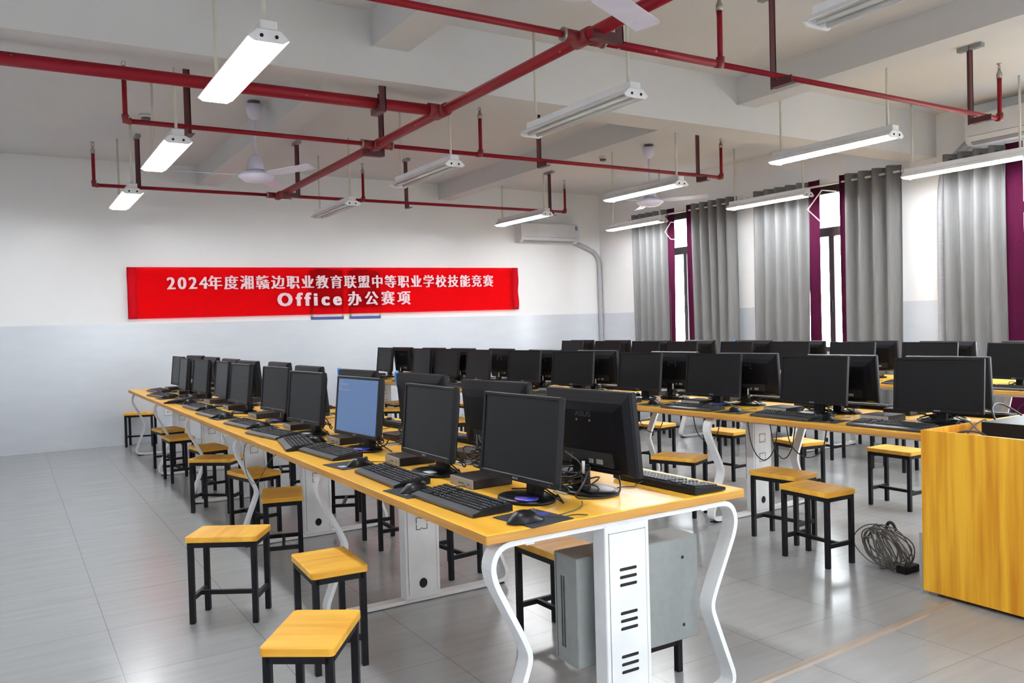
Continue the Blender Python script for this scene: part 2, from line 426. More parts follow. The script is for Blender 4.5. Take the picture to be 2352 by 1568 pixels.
f = MB(); fy0, fy1 = YF - 0.12, YF - 0.06
for q in ((FX0, FX0 + 0.05), ((FX0 + FX1) / 2 - 0.025, (FX0 + FX1) / 2 + 0.025), (FX1 - 0.05, FX1)): f.box(q[0], q[1], fy0, fy1, FZ0, FZ1)
f.box(FX0, FX1, fy0, fy1, FZ0, FZ0 + 0.05); f.box(FX0, FX1, fy0, fy1, FZ1 - 0.05, FZ1)
wo = struct('window_%d' % (len(WIN) + 1), f, M['frame_plum'])  # frame of the added front opening, put in for its daylight
ob('window_pane', MB().box(FX0 + 0.05, FX1 - 0.05, YF - 0.093, YF - 0.087, FZ0 + 0.05, FZ1 - 0.05), M['glass'], wo)

# ------------------------------------------------------------------ curtains
CX = 8.60
ROD_Z = 2.965
def curtain(y0, y1, pur, label, seed):
    """grey panel from y0 to y1; pur=(p0,p1) is the purple strip at its inner edge"""
    rnd = random.Random(seed)
    root = thing('curtain', label, 'curtain', (CX, (y0 + y1) / 2, 0.12), 0, 'grey and purple window curtains')
    yc = (y0 + y1) / 2
    def sheet(a, b, amp, per, top, mi_mat, name, xoff=0.0):
        nu, nv = max(12, int((b - a) / 0.011)), 14
        ph = [rnd.uniform(0, 6.28) for _ in range(3)]
        vs = []
        for k in range(nv + 1):
            t = k / nv; z = top - 0.12 - t * (top - 0.16)
            for i in range(nu + 1):
                s = i / nu; yy = a + (b - a) * s
                wv = math.sin(2 * PI * (yy - a) / per + 0.35 * math.sin(3 * t + ph[0]))
                wv = math.copysign(abs(wv) ** 0.8, wv)
                x = amp * (1 - 0.35 * t) * wv + 0.012 * t * math.sin(2 * PI * (yy - a) / (per * 2.3) + ph[1] + 2 * t)
                yj = 0.02 * t * math.sin(2.2 * s * PI + ph[2]) * (1 if 0.02 < s < 0.98 else 0.4)
                vs.append((x + xoff, yy + yj - yc, z))
        fs = []
        for k in range(nv):
            for i in range(nu):
                q = k * (nu + 1) + i
                fs.append((q, q + 1, q + nu + 2, q + nu + 1))
        mb = MB().add(vs, fs, 0, True)
        o = ob(name, mb, M[mi_mat], root)
        sol = o.modifiers.new('thick', 'SOLIDIFY'); sol.thickness = 0.003
        return o
    n = max(3, round((y1 - y0) / 0.165)); per = (y1 - y0) / n
    sheet(y0, y1, 0.055, per, 3.045, 'curtain', 'fabric_panel')
    if pur:
        sheet(pur[0], pur[1], 0.022, (pur[1] - pur[0]) * 2.1, 3.045, 'purple', 'purple_lining', 0.012 if seed % 2 else -0.02)
        root.children[-1]['label'] = 'purple lining strip along the inner edge'
    for k in range(2 * n):
        yy = y0 + per * (k + 0.02) / 2
        g = MB().torus((0, yy - yc, ROD_Z - 0.12), (0.75, 1 if k % 2 else -1, 0), 0.026, 0.006, 14, 6)
        ob('grommet', g, M['grommet'], root, label='purple plastic eyelet')
    return root
curtain(9.45, 10.28, (9.33, 9.47), 'grey pleated curtain nearest the back wall corner', 1)
curtain(8.08, 8.93, (8.90, 9.03), 'grey pleated curtain right of the farthest window gap', 2)
curtain(6.89, 7.765, (6.72, 6.90), 'grey pleated curtain left of the middle window, wide purple edge', 3)
curtain(5.64, 6.36, (6.34, 6.42), 'grey pleated curtain right of the middle window gap', 4)
curtain(4.50, 5.14, (4.34, 4.51), 'grey pleated curtain left of the nearest window, under the air conditioner', 5)
for i, (a, b, lb) in enumerate([(7.98, 10.36, 'cream curtain rod above the farthest window'), (5.56, 7.86, 'cream curtain rod above the middle window'), (3.0, 5.24, 'cream curtain rod above the nearest window')]):
    root = thing('curtain_rod', lb, 'curtain rod', (CX, (a + b) / 2, ROD_Z), 0, 'curtain rods')
    h = (b - a) / 2
    ob('rod', MB().tube([(0, -h, 0), (0, h, 0)], 0.013, 10), M['rod_cream'], root)
    for s in (-1, 1):
        ob('finial', MB().lathe([(0.001, -0.026), (0.018, -0.02), (0.027, 0), (0.018, 0.02), (0.001, 0.026)], (0, s * h, 0), 12), M['rod_cream'], root)
    for s in (-1, 1):
        ob('rod_bracket', MB().tube([(0, s * (h - 0.05), -0.013), (0.148, s * (h - 0.05), -0.013)], 0.007, 6).box(0.14, 0.151, s * (h - 0.05) - 0.02, s * (h - 0.05) + 0.02, -0.04, 0.02), M['rod_cream'], root)

# ================================================================== ceiling lamps
def make_lamp(lit, label):
    root = thing('ceiling_lamp', label, 'ceiling lamp', (0, 0, 2.79), 0, 'twin tube ceiling lamps')
    Lh = 0.60
    hb = MB(); hb.cbox(-0.042, 0.042, -Lh, Lh, 0.028, 0.075, 0.004)
    ob('housing', hb, M['lamp_white'], root)
    rf = MB()
    prof = [(-0.102, -0.012), (-0.055, 0.027), (0.055, 0.027), (0.102, -0.012), (0.099, -0.015), (0.053, 0.023), (-0.053, 0.023), (-0.099, -0.015)]
    rf.prism(prof, 1, -Lh, Lh)
    ob('reflector', rf, M['lamp_white'], root)
    for s in (-1, 1):
        tb = MB().tube([(s * 0.036, -Lh + 0.03, -0.014), (s * 0.036, Lh - 0.03, -0.014)], 0.0135, 10)
        ob('tube', tb, M['tube_on' if lit else 'tube_off'], root)
    for s in (-1, 1):
        e = MB(); y0, y1 = (s * Lh - 0.006, s * Lh + 0.006)
        e.prism([(-0.097, -0.012), (-0.055, 0.027), (0.055, 0.027), (0.097, -0.012), (0.07, -0.030), (-0.07, -0.030)], 1, y0, y1, 0)
        for q in (-1, 1):
            a = [(q * 0.036 + 0.009 * math.cos(t * PI / 5), -0.004 + 0.009 * math.sin(t * PI / 5)) for t in range(10)]
            e.prism(a, 1, s * Lh + s * 0.0055, s * Lh + s * 0.009, 1)
        ob('end_cap', e, [M['lamp_end'], M['dark_hole']], root)
    for s in (-0.53, 0.53):
        ob('hanging_rod', MB().tube([(0, s, 0.07), (0, s, CEIL - 2.79)], 0.011, 8), M['rod_cream'], root)
    return root
LX = {'left': 1.13, 'middle': 3.40, 'right': 6.05, 'window': 8.03}
LY = [2.05, 4.60, 7.03, 9.52]
LY_ADDED = (-0.4, -2.85)  # unseen lamp rows added behind the camera to brighten front-facing surfaces
DIST = ['behind the camera end', 'nearest', 'middle', 'farthest']
proto_on = proto_off = None
for row, x in LX.items():
    for k, yv in enumerate(LY):
        lit = row != 'middle'
        name = {'left': 'leftmost row', 'middle': 'unlit middle row', 'right': 'lit row right of the main pipe', 'window': 'row along the curtains'}[row]
        pos = ['overhead', 'nearest', 'second', 'farthest'][k]
        lb = ('lit' if lit else 'switched-off') + ' twin-tube hanging lamp, %s in the %s' % (pos, name)
        if lit:
            if proto_on is None: proto_on = make_lamp(True, lb); o = proto_on; o.location = (x, yv, 2.79)
            else: o = dup(proto_on, (x, yv, 2.79), 0, lb)
        else:
            if proto_off is None: proto_off = make_lamp(False, lb); o = proto_off; o.location = (x, yv, 2.79)
            else: o = dup(proto_off, (x, yv, 2.79), 0, lb)

for row in LX:
    for k, yv in enumerate(LY_ADDED):
        if row == 'middle' and k == 0: continue
        dup(proto_on, (LX[row], yv, 2.79), 0, 'added twin-tube fill lamp unseen behind the camera, %s row, %s one' % (row, ('nearer', 'farther')[k]))

# ------------------------------------------------------------------ fans
def make_fan(label):
    root = thing('ceiling_fan', label, 'ceiling fan', (0, 0, CEIL), 0, 'ceiling fans')
    z = -0.70
    ob('canopy', MB().lathe([(0.045, -0.03), (0.075, -0.035), (0.07, -0.10), (0.055, -0.15), (0.018, -0.175)], n=16), M['fan'], root)
    ob('mount_plate', MB().lathe([(0.06, 0.0), (0.06, -0.012), (0.02, -0.02), (0.01, -0.04)], n=12), M['fan_ring'], root)
    ob('downrod', MB().tube([(0, 0, -0.03), (0, 0, z + 0.10)], 0.013, 8), M['fan'], root)
    ob('shroud', MB().lathe([(0.02, z + 0.20), (0.055, z + 0.185), (0.07, z + 0.10), (0.075, z + 0.055)], n=16), M['fan'], root)
    mo = ob('motor', MB().lathe([(0.04, z + 0.06), (0.13, z + 0.03), (0.165, z + 0.005), (0.165, z - 0.008), (0.13, z - 0.035), (0.11, z - 0.05), (0.02, z - 0.058)], n=24), M['fan'], root)
    for k in range(3):
        a = 2 * PI * k / 3
        T = Matrix.Rotation(a, 4, 'Z') @ Matrix.Translation((0, 0, z + 0.005)) @ Matrix.Rotation(math.radians(-11), 4, 'X')
        bl = MB()
        poly = [(0.13, -0.035), (0.24, -0.062), (0.70, -0.066), (0.735, -0.055), (0.705, 0.062), (0.24, 0.062), (0.13, 0.035)]
        vs = [T @ Vector((x, y_, -0.002)) for x, y_ in poly] + [T @ Vector((x, y_, 0.002)) for x, y_ in poly]
        n = len(poly)
        bl.add(vs, [tuple(range(n))[::-1], tuple(range(n, 2 * n))] + [(i, (i + 1) % n, n + (i + 1) % n, n + i) for i in range(n)])
        ob('blade', bl, M['fan'], root)
    return root
fan = make_fan('white ceiling fan over the left workbench, all three blades visible')
fan.location = (2.07, 7.9, CEIL); fan.rotation_euler.z = math.radians(177)
dup(fan, (6.83, 7.82, CEIL), math.radians(181), 'white ceiling fan near the curtains, beside the lit lamps')
dup(fan, (2.13, 2.86, CEIL), math.radians(25), 'white ceiling fan cut by the top edge, one blade showing')

# ------------------------------------------------------------------ sprinkler piping
PZ = 2.96
pipes = thing('sprinkler_piping', 'red fire sprinkler pipe network hanging under the ceiling', 'sprinkler pipe', (2.81, 5.5, PZ))
def pp(name, pts, r, mt='pipe_red', n=12, **k):
    q = [(p[0] - 2.81, p[1] - 5.5, p[2] - PZ) for p in pts]
    return ob(name, MB().tube(q, r, n), M[mt], pipes, **k)
pp('main_pipe', [(2.81, -1.4, PZ), (2.81, 9.78, PZ)], 0.036, 'pipe_red_worn')
pp('feed_pipe', [(-0.9, 5.52, PZ), (2.81, 5.5, PZ)], 0.041, 'pipe_red_worn')
BR = [(3.74, 0.82, 7.07, 3.87), (6.74, 0.82, 6.95, 3.84), (9.75, 0.86, 6.92, 3.86)]
for i, (yv, xa, xb, xt) in enumerate(BR):
    pp('branch_pipe', [(2.81, yv, PZ), (xa, yv, PZ)], 0.019, 'pipe_red_worn')
    if i == 0:
        pp('branch_pipe', [(2.81, yv, PZ), (xt, yv, PZ)], 0.024, 'pipe_red_worn')
        pp('branch_pipe', [(xt, yv, PZ), (xb, yv, PZ)], 0.018, 'pipe_red_worn')
    else:
        pp('branch_pipe', [(2.81, yv, PZ), (xb, yv, PZ)], 0.019, 'pipe_red_worn')
    for s in (-1, 1):
        pp('coupling', [(2.81 + s * 0.045, yv, PZ), (2.81 + s * 0.13, yv, PZ)], 0.034, 'coupling')
        pp('coupling_ring', [(2.81 + s * 0.13, yv, PZ), (2.81 + s * 0.145, yv, PZ)], 0.038, 'steel')
    pp('coupling', [(2.81, yv - 0.07, PZ), (2.81, yv + 0.07, PZ)], 0.046, 'coupling')
    for x in (xa, xt, xb):
        elbow = x != xt
        pp('elbow' if elbow else 'tee', [(x + (0.04 if x == xa else -0.04), yv, PZ), (x, yv, PZ), (x, yv, PZ + 0.045)], 0.027, 'coupling')
        rs = pp('riser', [(x, yv, PZ), (x, yv, PZ + 0.36)], 0.0175, 'pipe_red_worn', 10)
        h = MB(); lx, ly = x - 2.81, yv - 5.5
        h.lathe([(0.022, 0.33), (0.022, 0.37), (0.014, 0.385), (0.010, 0.40), (0.010, 0.41)], (lx, ly, 0), 10)
        for s in (-1, 1):
            h.tube([(lx + s * 0.008, ly, 0.40), (lx + s * 0.015, ly, 0.42), (lx + s * 0.003, ly, 0.445)], 0.003, 5)
        h.lathe([(0.002, 0.44), (0.022, 0.448), (0.022, 0.452), (0.002, 0.455)], (lx, ly, 0), 12)
        hd = ob('sprinkler_head', h, M['steel'], rs, label='small steel upright sprinkler head')
pp('coupling', [(2.70, 5.5, PZ), (2.78, 5.5, PZ)], 0.052, 'coupling')
pp('coupling', [(2.81, 5.41, PZ), (2.81, 5.59, PZ)], 0.047, 'coupling')
# hangers
def hanger(x, yv, zt, label, arm, along='y', plate=True, r=0.024, drop=0.06):
    root = thing('pipe_hanger', label, 'pipe bracket', (x, yv, zt), 0, 'maroon pipe brackets')
    d = zt - PZ
    v = MB(); v.box(-0.025, 0.025, -0.004, 0.004, -d - drop, 0); v.box(0.017, 0.025, -0.004, 0.042, -d - drop, 0)
    ob('upright', v, M['bracket_red'], root)
    a = MB()
    if arm:
        if along == 'y':
            a.box(-0.025, 0.025, min(0, arm), max(0, arm), -d - drop - 0.006, -d - drop); a.box(-0.027, -0.02, min(0, arm), max(0, arm), -d - drop, -d - drop + 0.04)
        else:
            a.box(min(0, arm), max(0, arm), -0.004, 0.04, -d - drop - 0.006, -d - drop); a.box(min(0, arm), max(0, arm), -0.006, 0.001, -d - drop, -d - drop + 0.045)
        ob('support_arm', a, M['bracket_red'], root)
    if plate: ob('ceiling_plate', MB().box(-0.025, 0.025, -0.1, 0.1, -0.035, 0), M['grey_metal'], root)
    return root
hanger(1.27, 6.80, CEIL, 'maroon steel hanger at left end of the middle branch pipe', -0.13)
hanger(4.53, 6.80, CEIL, 'maroon steel hanger behind the unlit lamp nearest the middle of the room', -0.16)
hanger(6.65, 6.80, CEIL, 'maroon steel hanger near right end of the middle branch pipe', -0.16)
hanger(1.30, 9.81, CEIL, 'maroon steel hanger at left end of the farthest branch pipe', -0.12)
hanger(4.47, 9.81, CEIL, 'maroon steel hanger midway along the farthest branch pipe', -0.13)
hanger(6.70, 9.81, CEIL, 'maroon steel hanger near right end of the farthest branch pipe', -0.13)
hanger(4.42, 3.80, CEIL, 'wide maroon hanger on the nearest branch pipe, cut by the top edge', -0.17)
hanger(6.76, 3.80, CEIL, 'maroon steel hanger beside the window air conditioner', -0.17)
hanger(2.93, 9.40, CEIL, 'maroon hanger at the far end of the main red pipe', -0.18, 'x')
hanger(2.92, 6.90, CEIL, 'maroon hanger where the main pipe meets the middle branch', -0.18, 'x')
hanger(2.92, 3.56, CEIL, 'short maroon hanger where the main pipe meets the nearest branch', -0.18, 'x')
hanger(2.32, 5.44, 3.07, 'maroon bracket holding the thick feed pipe under the beam', 0.16, 'y', False)
hanger(-0.1, 5.44, 3.07, 'maroon bracket at the left end of the thick feed pipe', 0.16, 'y', False)

# smoke detectors
def detector(x, yv, label):
    root = thing('smoke_detector', label, 'smoke detector', (x, yv, CEIL), 0, 'smoke detectors')
    ob('base', MB().lathe([(0.055, 0), (0.058, -0.02), (0.05, -0.03)], n=16), M['ac_white'], root)
    ob('sensor_cap', MB().lathe([(0.042, -0.03), (0.045, -0.045), (0.03, -0.058), (0.002, -0.06)], n=16), M['fan_ring'], root)
detector(1.26, 8.83, 'small white smoke detector left of the fan, on the ceiling')
detector(6.76, 8.64, 'small white smoke detector near the window-side fan')

# ------------------------------------------------------------------ air conditioners
def aircon(name_label, L_, loc, rz, group='wall air conditioners'):
    root = thing('air_conditioner', name_label, 'air conditioner', loc, rz, group)   # local: +y is into the room, x along wall
    prof = [(0, 0.315), (0.185, 0.315), (0.205, 0.30), (0.21, 0.08), (0.19, 0.03), (0.14, 0.0), (0, 0.0)]
    b = MB(); b.prism(prof, 0, -L_ / 2, L_ / 2)
    o = ob('casing', b, M['ac_white'], root); bv = o.modifiers.new('bev', 'BEVEL'); bv.width = 0.012; bv.segments = 2
    lv = MB(); lv.box(-L_ / 2 + 0.10, L_ / 2 - 0.06, 0.0, 0.05, -0.004, 0.004, T=Matrix.Translation((0, 0.147, 0.004)) @ Matrix.Rotation(math.radians(30), 4, 'X'))
    ob('louver', lv, M['ac_grey'], root)
    g = MB(); g.box(-L_ / 2 + 0.05, L_ / 2 - 0.05, 0.2075, 0.2115, 0.082, 0.088)
    ob('panel_seam', g, M['ac_grey'], root)
    s = MB(); s.box(-L_ / 2 + 0.03, -L_ / 2 + 0.085, 0.2085, 0.2112, 0.18, 0.28, 0); s.box(-L_ / 2 + 0.03, -L_ / 2 + 0.085, 0.211, 0.2118, 0.255, 0.28, 1); s.box(-L_ / 2 + 0.06, -L_ / 2 + 0.08, 0.211, 0.2118, 0.225, 0.25, 2)
    s.box(-L_ / 2 + 0.036, -L_ / 2 + 0.052, 0.211, 0.2118, 0.215, 0.245, 2)
    ob('rating_label', s, [M['sticker_white'], M['tag_blue'], M['poster_text']], root)
    return root
aircon('white wall air conditioner on the back wall', 1.13, (7.61, YB, 2.675), PI)
aircon('white wall air conditioner above the curtains, cut by the right edge', 1.05, (XR, 4.36, 3.09), PI / 2)
d = MB().tube(chaikin([(8.17, YB - 0.06, 2.70), (8.45, YB - 0.05, 2.62), (8.68, YB - 0.05, 2.50), (8.70, YB - 0.052, 2.2), (8.705, YB - 0.052, 0.15)], 2), 0.038, 10)
tag(ob('refrigerant_duct', d, M['duct']), 'grey taped duct running down the back corner from the air conditioner', 'duct')
d = MB().tube(chaikin([(XR - 0.06, 4.90, 3.17), (XR - 0.05, 5.02, 3.08), (XR - 0.05, 5.20, 2.93), (XR - 0.05, 5.25, 2.6), (XR - 0.05, 5.25, 0.1)], 2), 0.036, 10)
tag(ob('refrigerant_duct', d, M['duct']), 'grey taped duct under the window-side air conditioner, behind the curtain', 'duct')

# ------------------------------------------------------------------ banner and posters
bx0, bx1 = 1.322, 7.057
def bz(x, t):   # t 0 bottom .. 1 top
    s = (x - bx0) / (bx1 - bx0)
    lo = 1.568 + 0.04 * s; hi = 2.214 + 0.058 * s
    return lo + (hi - lo) * t
BY = YB - 0.05
def by(x, t):
    s = (x - bx0) / (bx1 - bx0)
    e = math.exp(-s * 14) + math.exp(-(1 - s) * 14)
    return BY + 0.010 * math.sin(9 * t + 5 * x) * (0.12 + e) * 0.7 + 0.006 * math.sin(14 * t - 22 * x) * e
banner = thing('banner', 'long red cloth banner with white Chinese lettering on the back wall', 'banner', ((bx0 + bx1) / 2, BY, 1.9))
bc = Vector(((bx0 + bx1) / 2, BY, 1.9))
nu, nv = 160, 14
vs = []; fs = []
hx = 0.11
for j in range(nv + 1):
    for i in range(nu + 1):
        x = bx0 + hx + (bx1 - bx0 - 2 * hx) * i / nu; t = j / nv
        vs.append((x - bc.x, by(x, t) - bc.y, bz(x, t) - bc.z))
for j in range(nv):
    for i in range(nu):
        q = j * (nu + 1) + i; fs.append((q, q + 1, q + nu + 2, q + nu + 1))
ob('cloth', MB().add(vs, fs, 0, True), M['banner'], banner)
for s in (0, 1):
    xa, xb_ = (bx0, bx0 + hx) if s == 0 else (bx1 - hx, bx1)
    h = MB(); n = 14; vv = []
    for j in range(n + 1):
        for k in range(4):
            x = xa + (xb_ - xa) * k / 3; t = j / n
            vv.append((x - bc.x, by(x, t) - bc.y - (0.008 if k in (1, 2) else 0), bz(x, t) - bc.z))
    h.add(vv, [(j * 4 + k, j * 4 + k + 1, j * 4 + k + 5, j * 4 + k + 4) for j in range(n) for k in range(3)], 0, True)
    o = ob('pole_hem', h, M['banner_hem'], banner, label='darker red folded hem')
    o.modifiers.new('thick', 'SOLIDIFY').thickness = 0.004
def lettering(body, x0, x1, z0, z1, hh, bold=0.0, off=0.0, aspect=1.0):
    vs, fs = text_mesh('lettering', body, width=x1 - x0, height=hh, offset=off, aspect=aspect)
    mb = MB()
    for k, dx in enumerate((0, -bold, bold) if bold else (0,)):
        vv = []
        for (x, _, z) in vs:
            X = (x0 + x1) / 2 + x + dx
            Z = z0 + (z1 - z0) * (X - x0) / (x1 - x0) + z
            vv.append((X - bc.x, BY - 0.012 - 0.0006 * k - bc.y, Z - bc.z))
        mb.add(vv, fs)
    return ob('lettering', mb, M['text_white'], banner, label='pale lettering')
lettering('2024', 1.79, 2.275, 2.012, 2.02, 0.155, 0.008, 0.003, 0.92)
lettering('年度湘赣边职业教育联盟中等职业学校技能竞赛', 2.29, 6.58, 2.024, 2.062, 0.185, 0.0075, 0.004, 0.93)
lettering('Office', 3.19, 4.085, 1.794, 1.80, 0.185, 0.010, 0.022, 1.0)
lettering('办公赛项', 4.19, 5.15, 1.802, 1.808, 0.205, 0.0085, 0.006, 0.95)

def poster(x0, x1, label):
    z0, z1 = 1.51, 2.205
    root = thing('poster', label, 'poster', ((x0 + x1) / 2, YB, (z0 + z1) / 2), 0, 'framed notices behind the banner')
    w_, h_ = (x1 - x0) / 2, (z1 - z0) / 2
    b = MB(); b.cbox(-w_, w_, -0.014, -0.002, -h_, h_, 0.004); b.box(-w_ + 0.1, w_ - 0.18, -0.0145, -0.002, h_, h_ + 0.02)
    ob('border', b, M['poster_border'], root)
    ob('sheet', MB().box(-w_ + 0.03, w_ - 0.03, -0.0165, -0.013, -h_ + 0.04, -h_ + 0.16), M['poster_white'], root)
    ob('darkened_panel', MB().box(-w_ + 0.03, w_ - 0.03, -0.0165, -0.013, -h_ + 0.16, h_ - 0.07), M['poster_darkened'], root, label='grey-blue darkened panel')  # sheet colour darkened here so less light returns through the cloth
    g = MB(); g.box(-w_, -w_ + 0.028, -0.0168, -0.013, -h_ + 0.045, -h_ + 0.13); g.box(w_ - 0.028, w_, -0.0168, -0.013, -h_ + 0.045, -h_ + 0.13)
    ob('green_edge', g, M['poster_green'], root)
    t = MB(); rnd = random.Random(3)
    for k in range(11):
        zz = h_ - 0.12 - k * 0.038; t.box(-w_ + 0.05, w_ - 0.05 - rnd.random() * 0.12, -0.0175, -0.0155, zz, zz + 0.008)
    ob('printed_text', t, M['poster_text'], root)
poster(3.66, 4.135, 'framed notice showing faintly through the banner, left one')
poster(4.225, 4.70, 'framed notice showing faintly through the banner, right one')

def socket(x, z, label):
    root = thing('wall_socket', label, 'wall socket', (x, YB - 0.008, z), 0, 'back wall sockets')
    ob('plate', MB().cbox(-0.045, 0.045, -0.012, 0, -0.045, 0.045, 0.004), M['socket'], root)
    ob('socket_holes', MB().box(-0.012, -0.006, -0.0125, -0.01, -0.01, 0.008).box(0.006, 0.012, -0.0125, -0.01, -0.01, 0.008), M['dark_hole'], root)
socket(1.75, 0.375, 'white socket plate on the back wall tiles under the left workbench end')

# ================================================================== workbenches
DZ, DT = 0.75, 0.032          # top height and thickness
BW = 1.097                    # bench width
lyre = [(0.548, 0.708), (0.13, 0.708), (0.06, 0.702), (0.030, 0.655), (0.035, 0.60), (0.075, 0.52), (0.150, 0.375), (0.158, 0.335), (0.145, 0.295), (0.075, 0.12), (0.055, 0.07), (0.060, 0.03), (0.12, 0.014), (0.548, 0.014)]
def ribbon(pts, t, y0, y1):
    P = chaikin([(p[0], p[1], 0) for p in pts], 2)
    n = len(P); mb = MB(); L_, R_ = [], []
    for i in range(n):
        a = P[max(0, i - 1)]; b = P[min(n - 1, i + 1)]
        d = (b - a).normalized(); nn = Vector((-d.y, d.x, 0)) * t / 2
        L_.append(P[i] + nn); R_.append(P[i] - nn)
    for i in range(n - 1):
        q = [L_[i], L_[i + 1], R_[i + 1], R_[i]]
        vs = [(p.x, y0, p.y) for p in q] + [(p.x, y1, p.y) for p in q]
        mb.add(vs, [(0, 1, 2, 3), (7, 6, 5, 4), (0, 4, 5, 1), (2, 6, 7, 3)], 0, False)
    return mb
HW = 0.03                     # half width of the flat bar along the bench
frame_mb = ribbon(lyre, 0.018, -HW, HW)
mir = [(BW - x, z) for x, z in lyre]
f2 = ribbon(mir, 0.018, -HW, HW); frame_mb.add(f2.v, f2.f)
frame_me = frame_mb.mesh('leg_frame', M['white_metal'])
foot_mb = MB()
for u in (0.10, BW - 0.10): foot_mb.box(u - 0.03, u + 0.03, -0.025, 0.025, 0.0, 0.006)
foot_me = foot_mb.mesh('foot_pad', M['black_metal'])
cw = 0.095
col_me = MB().cbox(BW / 2 - cw, BW / 2 + cw, -0.033, 0.033, 0.02, 0.705, 0.003).mesh('cable_column', M['white_metal'])
panel_me = MB().box(BW / 2 - cw + 0.018, BW / 2 + cw - 0.018, -0.0345, -0.032, 0.045, 0.675).mesh('column_cover', M['white_metal'])
gap_mb = MB()
for x0, x1, z0, z1 in ((-cw + 0.0155, -cw + 0.018, 0.045, 0.68), (cw - 0.018, cw - 0.0155, 0.045, 0.68), (-cw + 0.0155, cw - 0.0155, 0.675, 0.6775)):
    gap_mb.box(BW / 2 + x0, BW / 2 + x1, -0.0336, -0.032, z0, z1)
gap_me = gap_mb.mesh('cover_gap', M['grey_metal'])
vent_mes = []
for zc in (0.525, 0.378, 0.232):
    vent_mb = MB()
    for k in (-1, 0, 1):
        z = zc + k * 0.026
        a = [(0.038 * math.copysign(1, math.cos(t)) * 0.82 + 0.0055 * math.cos(t), 0.0055 * math.sin(t)) for t in [2 * PI * i / 12 + 0.1 for i in range(12)]]
        vent_mb.prism([(BW / 2 + p[0], z + p[1]) for p in a], 1, -0.0353, -0.0335)
    vent_mes.append(vent_mb.mesh('vent_slots', M['dark_hole']))
def ko(zc, hs=0.031, t=0.0032):
    ko_mb = MB()
    for sx in (-1, 1):
        for sz in (-1, 1):
            x0, x1 = sorted((sx * hs, sx * (hs - t))); z0, z1 = sorted((sz * 0.003, sz * hs))
            ko_mb.box(BW / 2 + x0, BW / 2 + x1, -0.0353, -0.0335, zc + z0, zc + z1)
            x0, x1 = sorted((sx * 0.006, sx * hs)); z0, z1 = sorted((sz * hs, sz * (hs - t)))
            ko_mb.box(BW / 2 + x0, BW / 2 + x1, -0.0353, -0.0335, zc + z0, zc + z1)
        z = zc + sx * (hs - 0.006)
        ko_mb.box(BW / 2 - 0.007, BW / 2 + 0.007, -0.0353, -0.0335, z - 0.0016, z + 0.0016)
    return ko_mb.mesh('knockout', M['dark_hole'])
ko_mes = [ko(0.53), ko(0.395)]
hole_me = MB().prism([(BW / 2 + 0.022 * math.cos(2 * PI * i / 16), 0.095 + 0.025 * math.sin(2 * PI * i / 16)) for i in range(16)], 1, -0.0353, -0.0335).mesh('cable_hole', M['dark_hole'])

def bench(label, x_left, y0, length, ang, nmod):
    """local x across (0..BW), local y away along the row"""
    root = thing('workbench', label, 'workbench', (x_left, y0, 0), ang, 'computer workbenches')
    top = MB()
    bm = MB().cbox(0, BW, 0, length, DZ - DT, DZ, 0.003)
    for f in bm.f: top.f.append(f); top.sm.append(False); top.mi.append(0)
    top.v = bm.v
    for i, f in enumerate(top.f):
        zz = [top.v[k][2] for k in f]
        top.mi[i] = 0 if min(zz) > DZ - 0.0035 else 1
    ob('tabletop', top, [M['desk_wood'], M['desk_edge']], root)
    rl = MB()
    for u in (0.16, BW - 0.19): rl.box(u, u + 0.03, 0.03, length - 0.03, DZ - DT - 0.03, DZ - DT)
    ob('support_rail', rl, M['white_metal'], root)
    pitch = (length - 0.09) / nmod
    for i in range(nmod + 1):
        yy = 0.045 + pitch * i
        fr = ob('leg_frame', frame_me, None, root, loc=(0, yy, 0))
        ob('foot_pad', foot_me, None, fr)
        c = ob('cable_column', col_me, None, root, loc=(0, yy, 0))
        ob('column_cover', panel_me, None, c); ob('cover_gap', gap_me, None, c)
        if i == 0:
            for q in vent_mes: ob('vent_slots', q, None, c)
        else:
            for q in ko_mes: ob('knockout', q, None, c)
            ob('cable_hole', hole_me, None, c)
    for i in range(2 * nmod):
        yy = 0.33 + i * pitch / 2
        g = MB().cbox(BW / 2 - 0.03, BW / 2 + 0.09, yy, yy + 0.075, DZ, DZ + 0.006, 0.002, 0)
        g.box(BW / 2 - 0.02, BW / 2 + 0.08, yy + 0.02, yy + 0.055, DZ + 0.005, DZ + 0.007, 1)
        ob('cable_outlet', g, [M['grey_metal'], M['dark_hole']], root)
    return root
A1 = math.radians(0.2)
A2 = math.radians(2.4)
A3 = math.radians(0.8)
bench('long yellow-topped workbench nearest the camera, rows of computers down both sides', 1.205, 2.148, 8.14, A1, 5)
bench('yellow-topped workbench in the middle row, behind the wooden lectern', 4.03, 2.47, 7.8, A2, 5)
bench('yellow-topped workbench farthest right, alongside the window curtains', 6.68, 2.4, 8.0, A3, 5)

